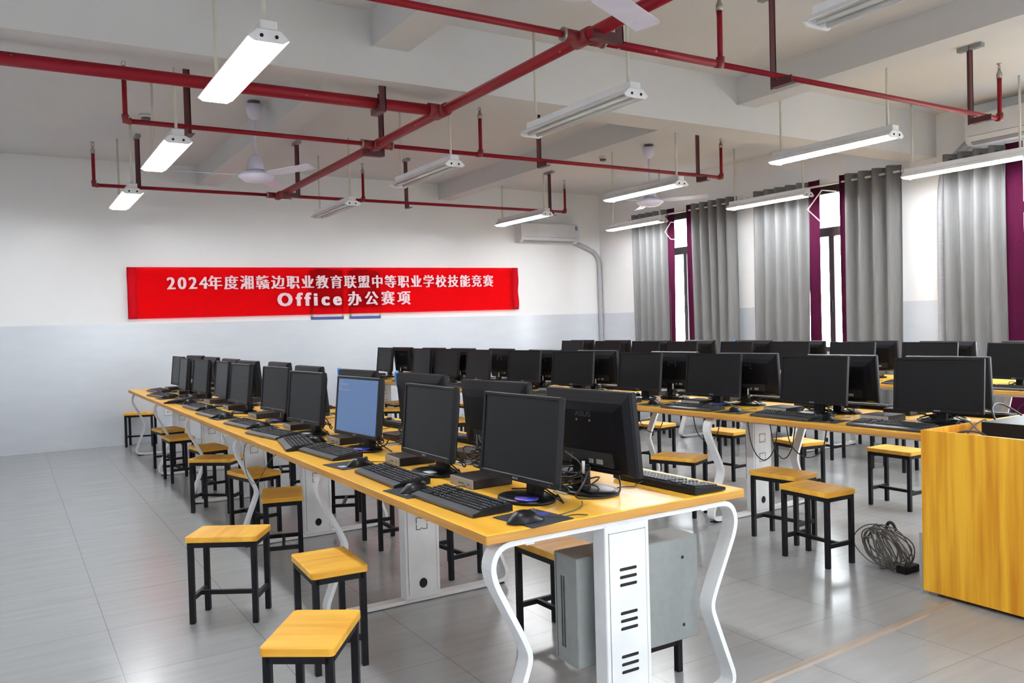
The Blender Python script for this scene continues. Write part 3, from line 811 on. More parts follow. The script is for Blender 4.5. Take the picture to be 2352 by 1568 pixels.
# grey cabinet behind the near column
cb = thing('steel_cabinet', 'grey steel cabinet mounted behind the near bench column', 'cabinet', (1.898, 2.34, 0.20))
ob('casing', MB().cbox(-0.277, 0.277, -0.07, 0.07, 0, 0.378, 0.004), M['grey_metal'], cb)
vt = MB()
for k in range(46):
    for j in range(2):
        vt.box(-0.2782, -0.2765, 0.005 + j * 0.014, 0.013 + j * 0.014, 0.055 + k * 0.0054, 0.0582 + k * 0.0054)
ob('vent_holes', vt, M['dark_hole'], cb)
sc_ = MB()
for z in (0.055, 0.305): sc_.prism([(0.20 + 0.006 * math.cos(i * PI / 5), z + 0.006 * math.sin(i * PI / 5)) for i in range(10)], 1, -0.0715, -0.069)
ob('screw_holes', sc_, M['dark_hole'], cb)
ob('lid_seam', MB().box(-0.2777, -0.276, 0.054, 0.056, 0.01, 0.37), M['dark_hole'], cb)
for q in (-0.15,): ob('mounting_strut', MB().box(q, q + 0.03, -0.11, -0.069, 0.25, 0.28), M['white_metal'], cb)

# ================================================================== stools
SZ = 0.415
def make_stool(label):
    root = thing('stool', label, 'stool', (0, 0, 0), 0, 'wooden-topped stools')
    hl, hs = 0.172, 0.117       # half length (x) and half depth (y)
    seat = MB()
    # rounded-corner slab
    poly = []
    for cx_, cy_, a0 in ((hl - 0.015, hs - 0.015, 0), (-hl + 0.015, hs - 0.015, 90), (-hl + 0.015, -hs + 0.015, 180), (hl - 0.015, -hs + 0.015, 270)):
        for k in range(4):
            a = math.radians(a0 + 30 * k); poly.append((cx_ + 0.015 * math.cos(a), cy_ + 0.015 * math.sin(a)))
    seat.prism(poly, 2, SZ - 0.027, SZ)
    so = ob('seat', seat, M['seat_wood'], root)
    bv = so.modifiers.new('bev', 'BEVEL'); bv.width = 0.003; bv.segments = 2; bv.limit_method = 'ANGLE'
    lx, ly, q = hl - 0.022, hs - 0.020, 0.0125
    fr = MB()
    fr.box(-lx, lx, -ly - q, -ly + q, SZ - 0.052, SZ - 0.027); fr.box(-lx, lx, ly - q, ly + q, SZ - 0.052, SZ - 0.027)
    fr.box(-lx - q, -lx + q, -ly, ly, SZ - 0.0519, SZ - 0.027); fr.box(lx - q, lx + q, -ly, ly, SZ - 0.0519, SZ - 0.027)
    ob('seat_frame', fr, M['black_metal'], root)
    for sx in (-1, 1):
        for sy_ in (-1, 1):
            ob('leg', MB().cbox(sx * lx - q, sx * lx + q, sy_ * ly - q, sy_ * ly + q, 0, SZ - 0.03, 0.0015), M['black_metal'], root)
    for sx in (-1, 1):
        ob('stretcher', MB().box(sx * lx - 0.009, sx * lx + 0.009, -ly, ly, 0.108, 0.13), M['black_metal'], root)
    ob('stretcher', MB().box(-lx, lx, -0.009, 0.009, 0.109, 0.129), M['black_metal'], root)
    return root
ST = [  # x, y, angle of the long side, label
 (0.895, 4.14, 148, 'wooden-topped stool standing alone in the left aisle, leftmost of the near three'),
 (1.125, 3.36, 87, 'wooden-topped stool with a shadowed right edge, between the two other near stools'),
 (0.818, 2.62, 55, 'wooden-topped stool nearest the camera, cut by the bottom edge'),
 (1.38, 4.925, 74, 'stool in shade under the left bench edge, just behind the near three'),
 (1.437, 5.81, 104, 'stool under the left bench with a mouse cord dangling over it'),
 (1.362, 6.655, 140, 'stool turned corner-out beside the third curved leg of the left bench'),
 (1.441, 7.346, 97, 'stool pushed fully under the left bench behind the corner-out stool'),
 (1.357, 8.26, 93, 'stool under the left bench beside its fourth curved leg'),
 (1.386, 9.0, 98, 'second stool from the back wall along the left aisle'),
 (1.40, 11.13, 160, 'stool against the back wall beyond the left bench end'),
 (2.03, 3.0, 92, 'brown-topped stool under the near end of the left bench, beside the grey cabinet'),
 (2.114, 2.578, 90, 'stool half hidden behind the grey cabinet, only its legs showing'),
 (2.10, 4.16, 97, 'stool under the left bench just behind its second white column'),
 (2.04, 4.93, 88, 'stool under the left bench, second beyond the grey cabinet column'),
 (2.08, 5.80, 65, 'stool behind the third white column of the left bench'),
 (2.09, 6.65, 92, 'stool on the right side of the left bench, before the fourth column'),
 (2.10, 7.5, 80, 'stool on the right side of the left bench, beyond the fourth column'),
 (4.06, 4.40, 112, 'stool with a shiny lit top beside the curved leg of the middle bench'),
 (5.276, 5.13, 95, 'yellow-lit stool behind the middle bench, left of its white column'),
 (5.253, 4.34, 80, 'yellow-lit stool behind the middle bench, right of its white column'),
 (5.41, 3.61, 91, 'yellow-lit stool left of the lectern, behind the middle bench'),
 (4.10, 3.515, 97, 'rear one of the two brown-topped stools in the right foreground'),
 (3.88, 3.09, 88, 'front one of the two brown-topped stools in the right foreground'),
 (5.16, 5.92, 95, 'yellow-lit stool beside the tall back-turned monitor, under the middle bench'),
 (3.93, 7.62, 70, 'stool seen between monitors under the left side of the middle bench'),
 (3.93, 9.12, 140, 'stool at the far end of the middle bench, beside its curved leg'),
 (4.30, 9.90, 90, 'farthest stool beyond the curved leg of the middle bench'),
 (4.86, 9.02, 90, 'stool glimpsed past the far monitors behind the middle bench'),
 (6.67, 4.48, 92, 'shaded stool under the window-side bench, nearest the teacher desk'),
 (6.75, 5.28, 94, 'second shaded stool left of the window-side bench'),
 (6.69, 6.57, 90, 'third shaded stool left of the window-side bench'),
 (6.66, 7.42, 92, 'fourth shaded stool left of the window-side bench'),
 (6.62, 8.15, 96, 'fifth shaded stool left of the window-side bench'),
 (7.80, 4.60, 90, 'stool by the curtains right of the window-side bench, nearest one'),
 (7.80, 5.42, 84, 'stool by the curtains right of the window-side bench, second one'),
 (7.75, 6.60, 95, 'stool by the curtains right of the window-side bench, third one'),
 (7.70, 7.60, 92, 'stool by the curtains right of the window-side bench, fourth one'),
]
s0 = None
for x, yv, a, lb in ST:
    if s0 is None:
        s0 = make_stool(lb); s0.location = (x, yv, 0); s0.rotation_euler.z = math.radians(a)
    else: dup(s0, (x, yv, 0), math.radians(a), lb)

# ================================================================== computers
# ---- monitor: local origin on the desk under the panel; +x is the way the screen faces
MW, MH, TILT = 0.455, 0.308, 0.10
TOPX, TOPZ = 0.013, 0.380
def panel_T():
    upv = Vector((-math.sin(TILT), 0, math.cos(TILT))); nrm = Vector((math.cos(TILT), 0, math.sin(TILT)))
    T = Matrix((nrm, Vector((0, 1, 0)), upv)).transposed().to_4x4()
    T.translation = Vector((TOPX, 0, TOPZ)) - upv * MH
    return T          # local: x out of the screen, y left/right, z up from panel bottom
PT = panel_T()
def tr(mb, T):
    mb.v = [tuple(T @ Vector(v)) for v in mb.v]; return mb
b = MB(); e = 0.014
b.cbox(-0.022, 0, -MW / 2, MW / 2, MH - e, MH, 0.003); b.cbox(-0.022, 0, -MW / 2, MW / 2, 0, 0.022, 0.003)
b.box(-0.022, -0.0006, -MW / 2, -MW / 2 + e, 0.006, MH - 0.006); b.box(-0.022, -0.0006, MW / 2 - e, MW / 2, 0.006, MH - 0.006)
bez_me = tr(b, PT).mesh('bezel', M['plastic'])
scr_me = tr(MB().box(-0.02, -0.004, -MW / 2 + 0.012, MW / 2 - 0.012, 0.02, MH - 0.012), PT).mesh('screen', M['screen'])
b = MB()      # rear shell: tapered slab with bulge and connector recess
def loft(rings, mb):
    for a, c in zip(rings[:-1], rings[1:]):
        for i in range(4):
            j = (i + 1) % 4; mb.add([a[i], a[j], c[j], c[i]], [(0, 1, 2, 3)])
    mb.add(rings[-1], [(0, 1, 2, 3)])
h2 = MW / 2
def ring(x, y, z0, z1): return [(x, -y, z0), (x, y, z0), (x, y, z1), (x, -y, z1)]
loft([ring(-0.018, h2, 0, MH), ring(-0.030, h2 - 0.004, 0.004, MH - 0.003), ring(-0.048, h2 - 0.028, 0.02, MH - 0.038), ring(-0.055, h2 - 0.07, 0.09, MH - 0.07)], b)
b.box(-0.062, -0.03, -h2 + 0.06, h2 - 0.06, 0.018, 0.030)
shell_me = tr(b, PT).mesh('rear_shell', M['plastic_back'])
slot_me = tr(MB().box(-0.0425, -0.035, -h2 + 0.055, h2 - 0.075, MH - 0.030, MH - 0.026), PT).mesh('vent_slot', M['dark_hole'])
rec = MB(); rec.box(-0.0565, -0.045, -h2 + 0.09, h2 - 0.09, 0.035, 0.088, 0)
rec.box(-0.060, -0.052, -0.085, -0.055, 0.045, 0.062, 1); rec.box(-0.060, -0.052, -0.035, -0.012, 0.045, 0.060, 1)
rec_me = tr(rec, PT).mesh('connector_bay', [M['dark_hole'], M['grey_metal']])
scw = MB()
for yy in (-0.035, 0.035): scw.prism([(yy + 0.004 * math.cos(i * PI / 4), MH - 0.105 + 0.004 * math.sin(i * PI / 4)) for i in range(8)], 0, -0.0575, -0.054)
scw_me = tr(scw, PT).mesh('mount_screw', M['steel'])
vs, fs = text_mesh('brand', 'ASUS', width=0.034, height=0.0075, offset=0.01)
lg = MB().add([(0.0008, v[0], 0.011 + v[2]) for v in vs], fs)
logo_me = tr(lg, PT).mesh('maker_mark', M['logo'])
vs, fs = text_mesh('brand', 'ASUS', width=0.085, height=0.019, offset=0.01)
lg = MB().add([(-0.0562, -v[0], MH - 0.082 + v[2]) for v in vs], fs)
logob_me = tr(lg, PT).mesh('rear_mark', M['logo_dark'])
led_me = tr(MB().box(-0.002, 0.0008, h2 - 0.03, h2 - 0.0275, 0.009, 0.0115), PT).mesh('power_light', M['led'])
nk = MB()
nk.prism([(-0.065, 0.012), (-0.025, 0.012), (-0.032, 0.13), (-0.062, 0.13)], 1, -0.027, 0.027)
neck_me = nk.mesh('stand_neck', M['gloss_black'])
base_me = MB().lathe([(0.98, 0), (1.0, 0.006), (0.97, 0.012), (0.80, 0.017), (0.3, 0.020), (0.01, 0.021)], (-0.005, 0, 0), 28, 0, 0.092, 0.125).mesh('stand_base', M['gloss_black'])
stk_me = MB().lathe([(0.048, 0.0165), (0.048, 0.0188), (0.001, 0.0205)], (0.03, 0.05, 0), 16, 0, 0.85, 1.0).mesh('sticker', M['sticker_blue'])
stw_me = MB().box(0.02, 0.06, 0.02, 0.075, 0.0168, 0.0195).mesh('sticker', M['sticker_white'])
rnd = random.Random(11)
def loops(seed, n, x0, x1, yspan, zlo, zhi):
    r_ = random.Random(seed); mb = MB()
    for k in range(n):
        p = [(-0.05, r_.uniform(-0.09, 0.09), 0.12 + r_.uniform(-0.02, 0.03))]
        p.append((r_.uniform(x0, x1), r_.uniform(-yspan, yspan) * 0.5, r_.uniform(zlo, zhi)))
        for _ in range(4): p.append((r_.uniform(x0, x1), r_.uniform(-yspan, yspan), r_.uniform(0.006, zhi * 0.8)))
        p.append((r_.uniform(x0, x1), r_.uniform(-yspan, yspan), 0.005))
        p = chaikin(p, 2)
        p = [Vector((q.x, q.y, max(q.z, 0.0045))) for q in p]
        mb.tube(p, 0.0032, 5)
    return mb.mesh('cables', M['cable'])
cab_near = [loops(s, 6, -0.095, -0.05, 0.19, 0.03, 0.13) for s in range(3)]
cab_far = [loops(s + 9, 3, -0.072, -0.05, 0.15, 0.02, 0.08) for s in range(3)]
cab_mes = cab_near + cab_far
plug_me = MB().tube([(-0.062, -0.03, 0.125), (-0.064, -0.03, 0.08)], 0.006, 8).mesh('cable_plug', M['connector'])
tag_me = tr(MB().prism([(0.015 * math.cos(t), 0.045 * math.sin(t)) for t in [2 * PI * i / 14 for i in range(14)]], 0, -0.012, 0.004).box(0.0038, 0.0048, -0.004, 0.004, -0.015, 0.02, 1), PT @ Matrix.Translation((-0.016, h2 + 0.006, MH - 0.036))).mesh('blue_tag', [M['tag_blue'], M['sticker_white']])
blue_scr = emis('screen_blue', (0.085, 0.17, 0.36), 0.9)
blue_me = tr(MB().box(-0.0038, -0.0034, -MW / 2 + 0.0145, MW / 2 - 0.0145, 0.0225, MH - 0.0145), PT).mesh('lit_display', blue_scr)
tl = MB()
for k, wdt in enumerate((0.05, 0.03, 0.09, 0.11, 0.035, 0.03, 0.03, 0.12)):
    if k in (1, 4): continue
    z = MH - 0.028 - k * 0.0065; tl.box(-0.0032, -0.0028, -MW / 2 + 0.02, -MW / 2 + 0.02 + wdt, z, z + 0.0014)
tlin_me = tr(tl, PT).mesh('display_text', emis('display_text_grey', (0.55, 0.5, 0.5), 0.7))
scrtilt = None

def make_monitor(label, sticker, cabi):
    root = thing('monitor', label, 'monitor', (0, 0, DZ), 0, 'black computer monitors')
    bz_ = ob('bezel', bez_me, None, root)
    ob('maker_mark', logo_me, None, bz_, label='small pale maker lettering'); ob('power_light', led_me, None, bz_, label='tiny red power light')
    ob('screen', scr_me, None, root)
    sh = ob('rear_shell', shell_me, None, root)
    ob('vent_slot', slot_me, None, sh); ob('connector_bay', rec_me, None, sh); ob('rear_mark', logob_me, None, sh); ob('mount_screw', scw_me, None, sh)
    ob('stand_neck', neck_me, None, root)
    bs = ob('stand_base', base_me, None, root)
    if sticker == 1: ob('sticker', stk_me, None, bs, label='round blue and red sticker')
    if sticker == 2: ob('sticker', stw_me, None, bs, label='white paper sticker')
    ob('cable_bundle', cab_mes[cabi], None, root)
    ob('cable_plug', plug_me, None, root)
    return root
PROTO = {}
def monitor(x, yv, yawdeg, label, sticker=0, s=1.0, extra=None, zs=1.0):
    key = (sticker, int(abs(x * 7 + yv * 13)) % 3 + (3 if s != 1.0 or yv > 5.0 else 0))
    ya = math.radians(yawdeg); n = Vector((math.cos(ya), math.sin(ya), 0))
    loc = (x - n.x * TOPX, yv - n.y * TOPX, DZ)
    if key not in PROTO:
        o = make_monitor(label, *key); o.location = loc; o.rotation_euler.z = ya; PROTO[key] = o
    else: o = dup(PROTO[key], loc, ya, label)
    o.scale = (s, s, zs)
    if extra == 'tag': ob('edge_tag', tag_me, None, o, label='oval blue paper tag')
    if extra == 'blue':
        ob('lit_display', blue_me, None, o, label='lit blue display'); ob('display_text', tlin_me, None, o)
    return o

# ---- mini pc: origin at centre bottom, +x is its front
pc = MB().cbox(-0.09, 0.086, -0.09, 0.09, 0.0, 0.037, 0.003)
pc_me = pc.mesh('case', M['pc_top'])
pf_me = MB().cbox(0.086, 0.091, -0.089, 0.089, 0.002, 0.035, 0.001).mesh('front_panel', M['pc_front'])
pp_ = MB()
for yy in (-0.02, -0.005, 0.01): pp_.box(0.090, 0.0918, yy, yy + 0.009, 0.013, 0.018)
pp_.box(0.090, 0.0918, 0.055, 0.062, 0.013, 0.020)
pp_me = pp_.mesh('ports', M['dark_hole'])
def make_pc(label):
    root = thing('mini_computer', label, 'computer', (0, 0, DZ), 0, 'flat black mini computers')
    ob('case', pc_me, None, root); f = ob('front_panel', pf_me, None, root, label='silver front panel'); ob('ports', pp_me, None, f)
    return root
PC0 = None
def minipc(x, yv, yaw, label):
    global PC0
    if PC0 is None: PC0 = make_pc(label); o = PC0; o.location = (x, yv, DZ); o.rotation_euler.z = yaw
    else: o = dup(PC0, (x, yv, DZ), yaw, label)
    return o
# ---- keyboard: origin centre bottom, +x toward the user, long along y
KL, KD = 0.445, 0.155
k = MB()
k.prism([(-KD / 2, 0.004), (-KD / 2, 0.026), (-KD / 2 + 0.012, 0.029), (KD / 2 - 0.028, 0.019), (KD / 2, 0.012), (KD / 2, 0.003)], 1, -KL / 2, KL / 2)
kb_me = k.mesh('keyboard_body', M['plastic'])
k = MB()
k.prism([(KD / 2 - 0.030, 0.0205), (KD / 2 + 0.001, 0.0132), (KD / 2 + 0.001, 0.004), (KD / 2 - 0.006, 0.004)], 1, -KL / 2 + 0.001, KL / 2 - 0.001)
kt_me = k.mesh('wrist_edge', M['key_trim'])
k = MB(); slope = (0.029 - 0.019) / (KD - 0.040)
def kz(x): return 0.029 - slope * (x + KD / 2 - 0.012)
for r_ in range(6):
    x0 = -KD / 2 + 0.014 + r_ * 0.0182 + (0.004 if r_ else 0)
    cells = []
    y_ = -KL / 2 + 0.010
    while y_ < KL / 2 - 0.02:
        wd = 0.0165
        if r_ == 5 and -0.12 < y_ < -0.02: wd = 0.0165 * 5.5
        if not (0.062 < y_ < 0.068 or 0.118 < y_ < 0.124): cells.append((y_, wd))
        y_ += wd + 0.0019
    for y0, wd in cells:
        z = kz(x0 + 0.007) ; k.box(x0, x0 + 0.0152, -y0 - wd, -y0, z - 0.002, z + 0.0055)
rk = random.Random(4)
for r_ in range(6):
    for c_ in range(24):
        if rk.random() < 0.62:
            x0 = -KD / 2 + 0.0185 + r_ * 0.0182 + (0.004 if r_ else 0); y0 = -KL / 2 + 0.016 + c_ * 0.0184
            z = kz(x0 + 0.004) + 0.0057
            if y0 < KL / 2 - 0.02 and not (r_ == 5 and -0.12 < y0 < 0.0): k.box(x0, x0 + 0.004, -y0 - 0.003, -y0, z - 0.0006, z + 0.0004, 1)
keys_me = k.mesh('key_block', [M['keys'], M['legend']])
feet_me = MB().box(-KD / 2 + 0.01, -KD / 2 + 0.02, -0.19, -0.16, 0, 0.006).box(-KD / 2 + 0.01, -KD / 2 + 0.02, 0.16, 0.19, 0, 0.006).box(KD / 2 - 0.02, KD / 2 - 0.01, -0.19, -0.16, 0, 0.004).box(KD / 2 - 0.02, KD / 2 - 0.01, 0.16, 0.19, 0, 0.004).mesh('rubber_foot', M['plastic'])
kc_me = MB().tube(chaikin([(-KD / 2, 0.05, 0.015), (-KD / 2 - 0.03, 0.06, 0.005), (-KD / 2 - 0.06, 0.03, 0.004), (-KD / 2 - 0.10, 0.07, 0.004), (-KD / 2 - 0.16, 0.04, 0.004)], 2), 0.0022, 5).mesh('cord', M['cable'])
def make_kb(label):
    root = thing('keyboard', label, 'keyboard', (0, 0, DZ), 0, 'black computer keyboards')
    bdy = ob('keyboard_body', kb_me, None, root); ob('rubber_foot', feet_me, None, bdy)
    ob('wrist_edge', kt_me, None, root); ob('key_block', keys_me, None, root); ob('cord', kc_me, None, root)
    return root
KB0 = None
def keyboard(x, yv, yaw, label, z=DZ):
    global KB0
    if KB0 is None: KB0 = make_kb(label); o = KB0; o.location = (x, yv, z); o.rotation_euler.z = yaw
    else: o = dup(KB0, (x, yv, z), yaw, label)
    return o
# ---- mouse: long axis x, nose toward -x
ms = MB(); nn, mm = 12, 16; vs = []
for i in range(nn + 1):
    t = i / nn; xx = -0.066 + 0.134 * t
    wid = 0.036 * (math.sin(PI * min(max(t, 0.0), 1.0)) ** 0.45) * (0.88 + 0.16 * t) + 0.0005
    hgt = 0.042 * (math.sin(PI * (0.06 + 0.90 * t)) ** 0.7) * (0.72 + 0.36 * t) * (0.35 + 0.65 * min(1, t * 3)) * (0.3 + 0.7 * min(1, (1 - t) * 4))
    for j in range(mm + 1):
        a = PI * j / mm
        vs.append((xx, wid * math.cos(a), max(0.001, hgt * math.sin(a) ** 0.75)))
fs = [(i * (mm + 1) + j, i * (mm + 1) + j + 1, (i + 1) * (mm + 1) + j + 1, (i + 1) * (mm + 1) + j) for i in range(nn) for j in range(mm)]
ms.add(vs, fs, 0, True)
ms.add([vs[i * (mm + 1)] for i in range(nn + 1)] + [vs[i * (mm + 1) + mm] for i in range(nn, -1, -1)], [tuple(range(2 * nn + 2))])
ms_me = ms.mesh('mouse_body', M['gloss_black'])
mw_me = MB().tube([(-0.028, -0.004, 0.030), (-0.028, 0.004, 0.030)], 0.008, 10).mesh('scroll_wheel', M['key_trim'])
mc_me = MB().tube(chaikin([(-0.055, 0, 0.01), (-0.09, 0.005, 0.005), (-0.12, 0.03, 0.004), (-0.17, 0.02, 0.004), (-0.20, 0.05, 0.004)], 2), 0.002, 5).mesh('cord', M['cable'])
def make_mouse(label):
    root = thing('mouse', label, 'mouse', (0, 0, DZ), 0, 'black computer mice')
    ob('mouse_body', ms_me, None, root); ob('scroll_wheel', mw_me, None, root); ob('cord', mc_me, None, root)
    return root
MS0 = None
def mouse(x, yv, yaw, label, z=DZ + 0.0035):
    global MS0
    if MS0 is None: MS0 = make_mouse(label); o = MS0; o.location = (x, yv, z); o.rotation_euler.z = yaw
    else: o = dup(MS0, (x, yv, z), yaw, label)
    return o
# ---- mouse pad: user side +x
pad_me = MB().cbox(-0.088, 0.088, -0.10, 0.10, 0, 0.003, 0.0012).mesh('cloth_mat', M['pad'])
pp1 = MB().prism([(0.03 * math.cos(t) * (1 + 0.4 * math.sin(3 * t)) - 0.05, 0.035 * math.sin(t) - 0.03) for t in [2 * PI * i / 18 for i in range(18)]], 2, 0.0029, 0.0033).mesh('printed_design', M['pad_blue'])
pp2 = MB().box(0.05, 0.066, 0.0, 0.045, 0.0029, 0.0034).box(0.034, 0.047, 0.005, 0.04, 0.0029, 0.0034).mesh('paper_label', M['sticker_white'])
def make_pad(label):
    root = thing('mouse_pad', label, 'mouse pad', (0, 0, DZ), 0, 'dark mouse pads')
    ob('cloth_mat', pad_me, None, root); ob('printed_design', pp1, None, root, label='blue printed design'); ob('paper_label', pp2, None, root, label='white paper label')
    return root
PD0 = None
def pad(x, yv, yaw, label):
    global PD0
    if PD0 is None: PD0 = make_pad(label); o = PD0; o.location = (x, yv, DZ); o.rotation_euler.z = yaw
    else: o = dup(PD0, (x, yv, DZ), yaw, label)
    return o

# ------------------------------------------------------------------ stations
R1A = {1: (1.552, 2.496, 184), 2: (1.527, 3.188, 181), 3: (1.538, 4.039, 187), 4: (1.52, 4.849, 187), 5: (1.58, 5.712, 186), 6: (1.542, 6.547, 184), 7: (1.567, 7.285, 180), 8: (1.538, 8.028, 185), 9: (1.501, 8.673, 179), 10: (1.568, 9.409, 183)}
R1B = {1: (1.847, 2.466, 6), 2: (1.86, 3.177, 10), 3: (1.886, 3.993, 8), 4: (1.814, 4.721, 7), 5: (1.784, 5.558, 4), 6: (1.844, 6.485, 3), 7: (1.764, 7.14, 6), 8: (1.779, 7.828, 4), 9: (1.779, 8.657, 4), 10: (1.775, 9.46, 10)}
R2A = {1: (4.31, 2.627, 195), 2: (4.251, 3.39, 186), 3: (4.24, 4.23, 189), 4: (4.198, 4.972, 185), 5: (4.167, 5.816, 195), 6: (4.129, 6.537, 188), 7: (4.049, 7.272, 181), 8: (4.037, 7.943, 185), 9: (3.99, 8.46, 179), 10: (3.99, 9.53, 179)}
R2B = {1: (4.535, 2.705, 8), 2: (4.48, 3.354, 9), 3: (4.45, 4.09, 12), 4: (4.437, 4.825, 8), 5: (4.40, 5.76, 11), 6: (4.34, 6.48, 7), 7: (4.342, 7.28, 2), 8: (4.25, 7.95, 6), 9: (4.20, 8.56, 7), 10: (4.15, 9.3, 5)}
R3A = {2: (6.53, 3.365, 172), 3: (6.62, 4.106, 188), 4: (6.568, 4.813, 182), 5: (6.586, 5.532, 181), 6: (6.549, 6.196, 177), 7: (6.504, 6.96, 181), 8: (6.47, 7.55, 183), 9: (6.479, 8.287, 184), 10: (6.55, 9.15, 181)}
R3B = {2: (6.969, 3.464, -1), 3: (6.88, 4.10, 10), 4: (6.906, 4.837, 15), 5: (6.85, 5.56, 8), 6: (6.925, 6.292, 10), 7: (6.917, 7.094, 4), 8: (6.83, 7.742, 2), 9: (6.81, 8.48, 6), 10: (6.82, 9.26, 6)}
BN = {1: 'left bench', 2: 'middle bench', 3: 'window-side bench'}
def nth(k): return (ORD[k - 1] + ' from the near end') if k > 1 else 'nearest the camera end'
MON_L = {(1, 'A', 1): 'large black screen nearest the camera at the front corner of the left bench',
         (1, 'A', 3): 'monitor with a lit blue display, third on the left bench',
         (1, 'B', 1): 'back-turned black monitor nearest the camera, maker lettering on its rear',
         (1, 'B', 3): 'back-turned monitor with a blue tag, third from the near end of the left bench',
         (1, 'B', 4): 'back-turned monitor with a blue tag, behind the lit blue display',
         (2, 'A', 1): 'black monitor just behind the wooden lectern, screen toward the camera'}
for row, side, D, s, zs in ((1, 'A', R1A, 1, 1), (1, 'B', R1B, 1, 1), (2, 'A', R2A, 1.025, 0.984), (2, 'B', R2B, 1.025, 0.984), (3, 'A', R3A, 1.06, 0.96), (3, 'B', R3B, 1.06, 0.96)):
    for k_, (x, yv, ya) in D.items():
        if s != 1: x, yv = x * s, yv * s
        lb = MON_L.get((row, side, k_))
        if not lb:
            lb = ('dark-screened monitor facing left, ' if side == 'A' else 'back-turned black monitor facing right, ') + nth(k_) + ' of the ' + BN[row]
        st = 0
        if row == 1 and side == 'A': st = {1: 1, 2: 2, 3: 1, 4: 2, 5: 1}.get(k_, 0)
        if row == 2 and side == 'A' and k_ in (3, 5): st = 1
        ex = None
        if (row, side, k_) in ((1, 'B', 3), (1, 'B', 4), (3, 'B', 6), (2, 'B', 10)): ex = 'tag'
        if (row, side, k_) == (1, 'A', 3): ex = 'blue'
        monitor(x, yv, ya, lb, st, s, ex, zs)

# left bench, aisle side (user faces +x)
KY = [2.585, 3.205, 4.02, 4.97, 5.63, 6.50, 7.20, 8.06, 8.86, 9.62]
KX = [1.347, 1.352, 1.37, 1.345, 1.352, 1.326, 1.350, 1.36, 1.318, 1.40]
KR = [2, -1, 4, 8, 6, 4, 3, -28, 10, 4]
MY = [2.213, 2.866, 3.583, 4.504, 5.41, 6.188, 6.98, 7.732, 8.518, 9.27]
MX = [1.387, 1.313, 1.365, 1.452, 1.406, 1.349, 1.384, 1.381, 1.321, 1.38]
for i in range(10):
    k_ = i + 1
    w_ = nth(k_) + ' on the left bench aisle side'
    keyboard(KX[i], KY[i], PI + math.radians(KR[i]), 'black keyboard, ' + w_)
    if k_ != 4:
        px = {1: (1.435, 2.245), 2: (1.315, 2.885), 3: (1.335, 3.64)}.get(k_, (MX[i] - 0.005, MY[i] + 0.03))
        pad(px[0], px[1], PI + math.radians({1: 8, 2: 4, 3: 8}.get(k_, 6)), 'dark mouse pad, ' + w_)
    mouse(MX[i], MY[i], math.radians(180 + (150 if k_ == 4 else ((k_ * 37) % 30 - 15 if k_ > 1 else -4))), 'black mouse, ' + w_, DZ + (0.0035 if k_ != 4 else 0.0))
    d = R1A[k_]
    minipc(1.59 if k_ != 3 else 1.605, d[1] + (0.345 if k_ < 4 else 0.36) + (0.02 if k_ == 1 else 0), PI + math.radians(-4 + (k_ * 5) % 9), 'flat black mini computer, ' + w_)
keyboard(1.335, 4.46, PI + math.radians(-10), 'spare black keyboard overlapping its neighbours between the third and fourth screens')

# left bench, right side (user faces -x)
for k_, (x, yv, ya) in R1B.items():
    w_ = nth(k_) + ' on the left bench right side'
    keyboard(2.14 if k_ == 1 else 2.13, yv + (-0.075 if k_ == 1 else 0.02), math.radians(ya - 2 - (2 if k_ == 1 else 0)), 'black keyboard, ' + w_)
    if k_ > 1: mouse(2.12, yv + 0.32, math.radians(10 + k_ * 7), 'black mouse, ' + w_)
    if k_ > 1: pad(2.12, yv + 0.34, math.radians(4), 'dark mouse pad, ' + w_)
    minipc(1.90, yv + 0.30 if k_ < 4 else yv + 0.34, math.radians(5), 'flat black mini computer, ' + w_)

# middle bench
def row2_left(yv): return 4.03 - math.tan(A2) * (yv - 2.47)
for k_, (x, yv, ya) in R2A.items():
    yv *= 1.025; xl = row2_left(yv)
    w_ = nth(k_) + ' on the middle bench left side'
    ky = {1: 2.80, 2: 3.49, 4: 4.31}.get(k_, yv + 0.0)
    if k_ == 3: ky = 4.28
    if k_ == 4: ky = 5.1
    keyboard(row2_left(ky) + 0.125, ky, PI + A2 + math.radians(4 - (k_ % 3) * 3), 'black keyboard, ' + w_)
    my = {2: 3.22, 3: 3.93, 4: 4.70}.get(k_, yv - 0.36)
    if k_ > 1:
        pad(row2_left(my) + 0.155, my, PI + A2 + math.radians(6), 'dark mouse pad, ' + w_)
        mouse(row2_left(my) + 0.155, my - 0.01, PI + math.radians(15), 'black mouse, ' + w_)
    py = {1: 3.03, 2: 3.72, 3: 4.47, 4: 5.28}.get(k_, yv + 0.30)
    minipc(row2_left(py) + 0.40 - (0.02 if k_ > 1 else 0), py, PI + A2, 'flat black mini computer, ' + w_)
for k_, (x, yv, ya) in R2B.items():
    yv *= 1.025; xl = row2_left(yv)
    w_ = nth(k_) + ' on the middle bench window side'
    keyboard(xl + 0.95, yv + 0.02, A2 + math.radians(3 - k_ % 4), 'black keyboard, ' + w_)
    mouse(xl + 0.93, yv + 0.33, math.radians(12), 'black mouse, ' + w_, DZ)
    minipc(xl + 0.76, yv + 0.36 , A2, 'flat black mini computer, ' + w_)
for k_, (x, yv, ya) in R3A.items():
    yv *= 1.06
    w_ = nth(k_) + ' on the window-side bench'
    xl = 6.68 - math.tan(A3) * (yv - 2.4)
    keyboard(xl + 0.09, yv + 0.02, PI + A3, 'black keyboard, ' + w_)
    mouse(xl + 0.14, yv - 0.30, PI + 0.2, 'black mouse, ' + w_, DZ)

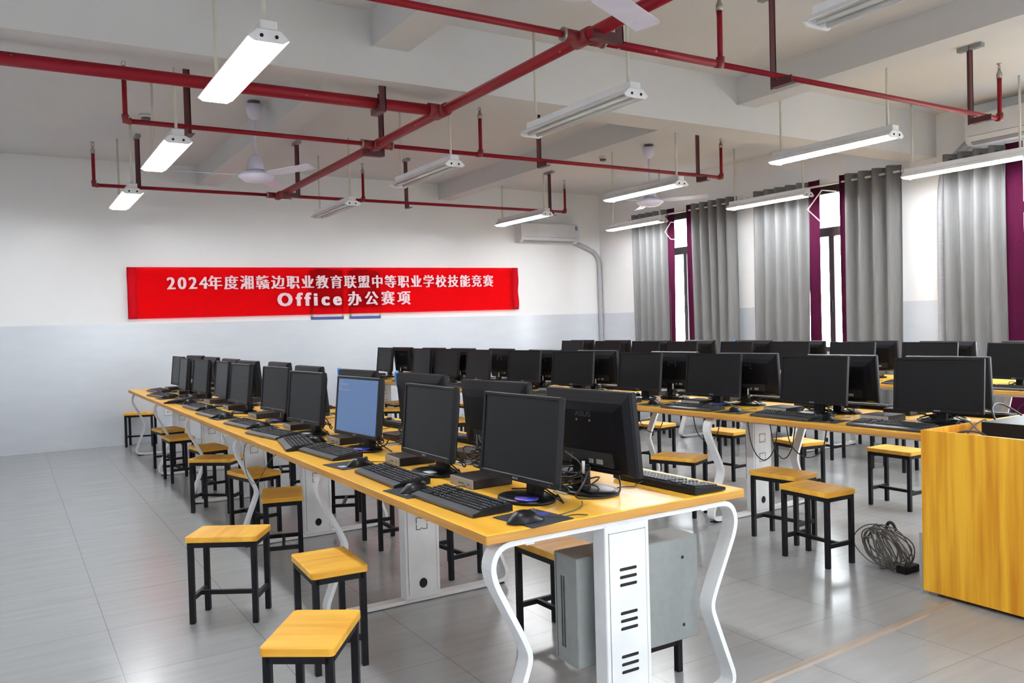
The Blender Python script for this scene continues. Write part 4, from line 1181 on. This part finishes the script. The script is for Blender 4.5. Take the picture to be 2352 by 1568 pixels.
# loose cables --------------------------------------------------------------
def cable(name, pts, r, label, mt='cable', it=3):
    P = chaikin(pts, it)
    c = P[len(P) // 2].copy()
    o = ob(name, MB().tube([p - c for p in P], r, 6), M[mt]); o.location = c
    return tag(o, label, 'cable')
z = DZ + 0.004
cable('power_cable', [(1.80, 2.42, 0.85), (1.72, 2.36, 0.80), (1.70, 2.40, z), (1.76, 2.34, z), (1.86, 2.33, z), (1.90, 2.37, 0.79), (1.89, 2.40, 0.87)], 0.0035, 'thick black cable looping behind the nearest screen')
cable('loose_cable', [(1.47, 2.21, z), (1.53, 2.22, z), (1.60, 2.24, z), (1.66, 2.28, z), (1.70, 2.34, z)], 0.002, 'thin mouse cord running across the bench beside the nearest base')
cable('loose_cable', [(1.36, 4.22, z), (1.25, 4.32, z), (1.175, 4.38, 0.72), (1.17, 4.62, 0.55), (1.18, 4.80, 0.50), (1.17, 4.95, 0.56), (1.18, 5.0, 0.73), (1.28, 4.92, z), (1.34, 4.86, z)], 0.002, 'thin black cord dangling off the left bench edge above a stool')
for i, (ya, yb, dz) in enumerate([(3.42, 3.62, 0.15), (3.55, 3.80, 0.17), (3.20, 3.50, 0.13), (4.02, 4.28, 0.12), (4.55, 4.85, 0.11)]):
    x = row2_left(ya) + 0.12
    cable('hanging_cable', [(x, ya, 0.714), (x - 0.01, ya + 0.02, 0.70 - dz), (x, (ya + yb) / 2, 0.70 - dz * 1.5), (x + 0.01, yb - 0.02, 0.70 - dz), (x, yb, 0.714)], 0.0035,
          'black cable sagging under the middle bench edge, %s from the lectern' % ORD[[1, 2, 0, 3, 4][i]])
for i, yv in enumerate((3.4, 3.9)):
    cable('hanging_cable', [(6.80, yv, 0.714), (6.78, yv + 0.02, 0.66), (6.80, yv + 0.10, 0.60), (6.82, yv + 0.12, 0.45), (6.80, yv + 0.14, 0.30)], 0.004, 'black cable hanging from the window-side bench, %s' % ('right one' if i == 0 else 'left one'))

# ================================================================== lectern
le = thing('lectern', 'yellow wood-grain teacher desk in the right foreground', 'teacher desk', (3.80, 2.41, 0))
LT = 0.807
ob('left_panel', MB().cbox(0, 0.022, -0.82, 0, 0.02, LT, 0.001), M['lectern_wood'], le)
ob('back_panel', MB().cbox(0.022, 1.25, -0.022, 0, 0.02, LT, 0.001), M['lectern_wood'], le)
ob('right_panel', MB().cbox(1.25, 1.272, -0.82, 0, 0.02, LT, 0.001), M['lectern_wood'], le)
ob('top_board', MB().box(0.022, 1.25, -0.82, -0.022, 0.735, 0.76), M['lectern_wood'], le)
ob('front_panel', MB().box(0.022, 1.25, -0.80, -0.78, 0.05, 0.735), M['lectern_wood'], le)
ob('floor_glide', MB().box(0.02, 0.06, -0.06, -0.02, 0, 0.02).box(0.02, 0.06, -0.80, -0.76, 0, 0.02).box(1.2, 1.24, -0.06, -0.02, 0, 0.02).box(1.2, 1.24, -0.80, -0.76, 0, 0.02), M['grey_metal'], le)
ob('rear_leg_plate', MB().box(0.0, 0.012, 0.001, 0.016, 0.0, 0.30), M['grey_metal'], le, label='narrow grey metal plate')
dv = thing('desktop_device', 'black flat box device lying on the wooden teacher desk', 'computer', (4.35, 2.17, 0.76))
ob('case', MB().cbox(-0.27, 0.25, -0.16, 0.10, 0.004, 0.075, 0.003), M['plastic'], dv)
ob('rubber_foot', MB().box(-0.24, -0.21, -0.13, -0.10, 0, 0.005).box(0.2, 0.23, -0.13, -0.10, 0, 0.005).box(-0.24, -0.21, 0.05, 0.08, 0, 0.005).box(0.2, 0.23, 0.05, 0.08, 0, 0.005), M['black_metal'], dv)
cable('display_cable', [(3.95, 2.33, 0.775), (3.93, 2.30, 0.79), (3.97, 2.27, 0.80), (4.02, 2.24, 0.79), (4.04, 2.22, 0.768)], 0.006, 'short black display cable with plug lying on the teacher desk')
cable('network_cable', [(4.17, 2.47, 0.755), (4.15, 2.42, 0.83), (4.12, 2.35, 0.83), (4.08, 2.28, 0.78), (4.10, 2.22, 0.765)], 0.004, 'grey network cable crossing the teacher desk rim', 'cable_grey')
cable('network_cable', [(4.12, 2.36, 0.765), (4.20, 2.37, 0.80), (4.27, 2.35, 0.83), (4.24, 2.33, 0.80), (4.18, 2.30, 0.765)], 0.004, 'grey network cable curled behind the black box on the teacher desk', 'cable_grey')
cable('power_cable', [(4.28, 2.30, 0.80), (4.33, 2.36, 0.88), (4.45, 2.38, 0.90), (4.55, 2.34, 0.84), (4.56, 2.29, 0.80)], 0.005, 'black cable arching over the box on the teacher desk')

# coil of cables on the floor
ck = thing('cable_coil', 'tangled coil of grey cables on the floor beside the teacher desk', 'cable coil', (4.03, 2.765, 0))
rc = random.Random(21); mb = MB()
for k_ in range(20):
    R_ = rc.uniform(0.095, 0.13); tilt = rc.uniform(0.95, 1.4); az = rc.uniform(-1.1, 0.3)
    cx_, cy_ = rc.uniform(-0.05, 0.05), rc.uniform(-0.05, 0.05)
    ax = Vector((math.cos(az) * math.sin(tilt), math.sin(az) * math.sin(tilt), math.cos(tilt)))
    u = ax.cross(Vector((0, 0, 1))).normalized(); v = u.cross(ax) * -1
    pts = [u * (R_ * (1 + 0.08 * math.sin(3 * t + k_))) * math.cos(t) + v * R_ * math.sin(t) for t in [2 * PI * i / 28 for i in range(28)]]
    zmin = min(p.z for p in pts)
    pts = [Vector((p.x + cx_, p.y + cy_, p.z - zmin + 0.004)) for p in pts]
    mb.tube(pts, 0.0035, 5, closed=True)
ob('cable_loops', mb, M['cable_grey'], ck)
bb = MB().tube(chaikin([(0.0, -0.06, 0.22), (0.03, -0.02, 0.25), (0.06, 0.03, 0.235), (0.08, 0.06, 0.16)], 2), 0.009, 8)
ob('tied_bundle', bb, M['cable'], ck)
ad = tag(ob('power_adapter', MB().cbox(-0.06, 0.06, -0.03, 0.03, 0, 0.04, 0.004), M['plastic'], loc=(4.06, 2.66, 0.0)), 'black power adapter lying inside the cable coil', 'adapter')

tk = MB().prism([(-0.021, 0), (0.021, 0), (0.015, 0.009), (-0.015, 0.009)], 0, -0.72, 0.80)
t_ = ob('floor_trunking', tk, M['trunking'], loc=(2.98, 2.205, 0)); t_.rotation_euler.z = math.radians(3.3)
tag(t_, 'flat floor cable trunking running from the left bench to the teacher desk', 'cable cover')
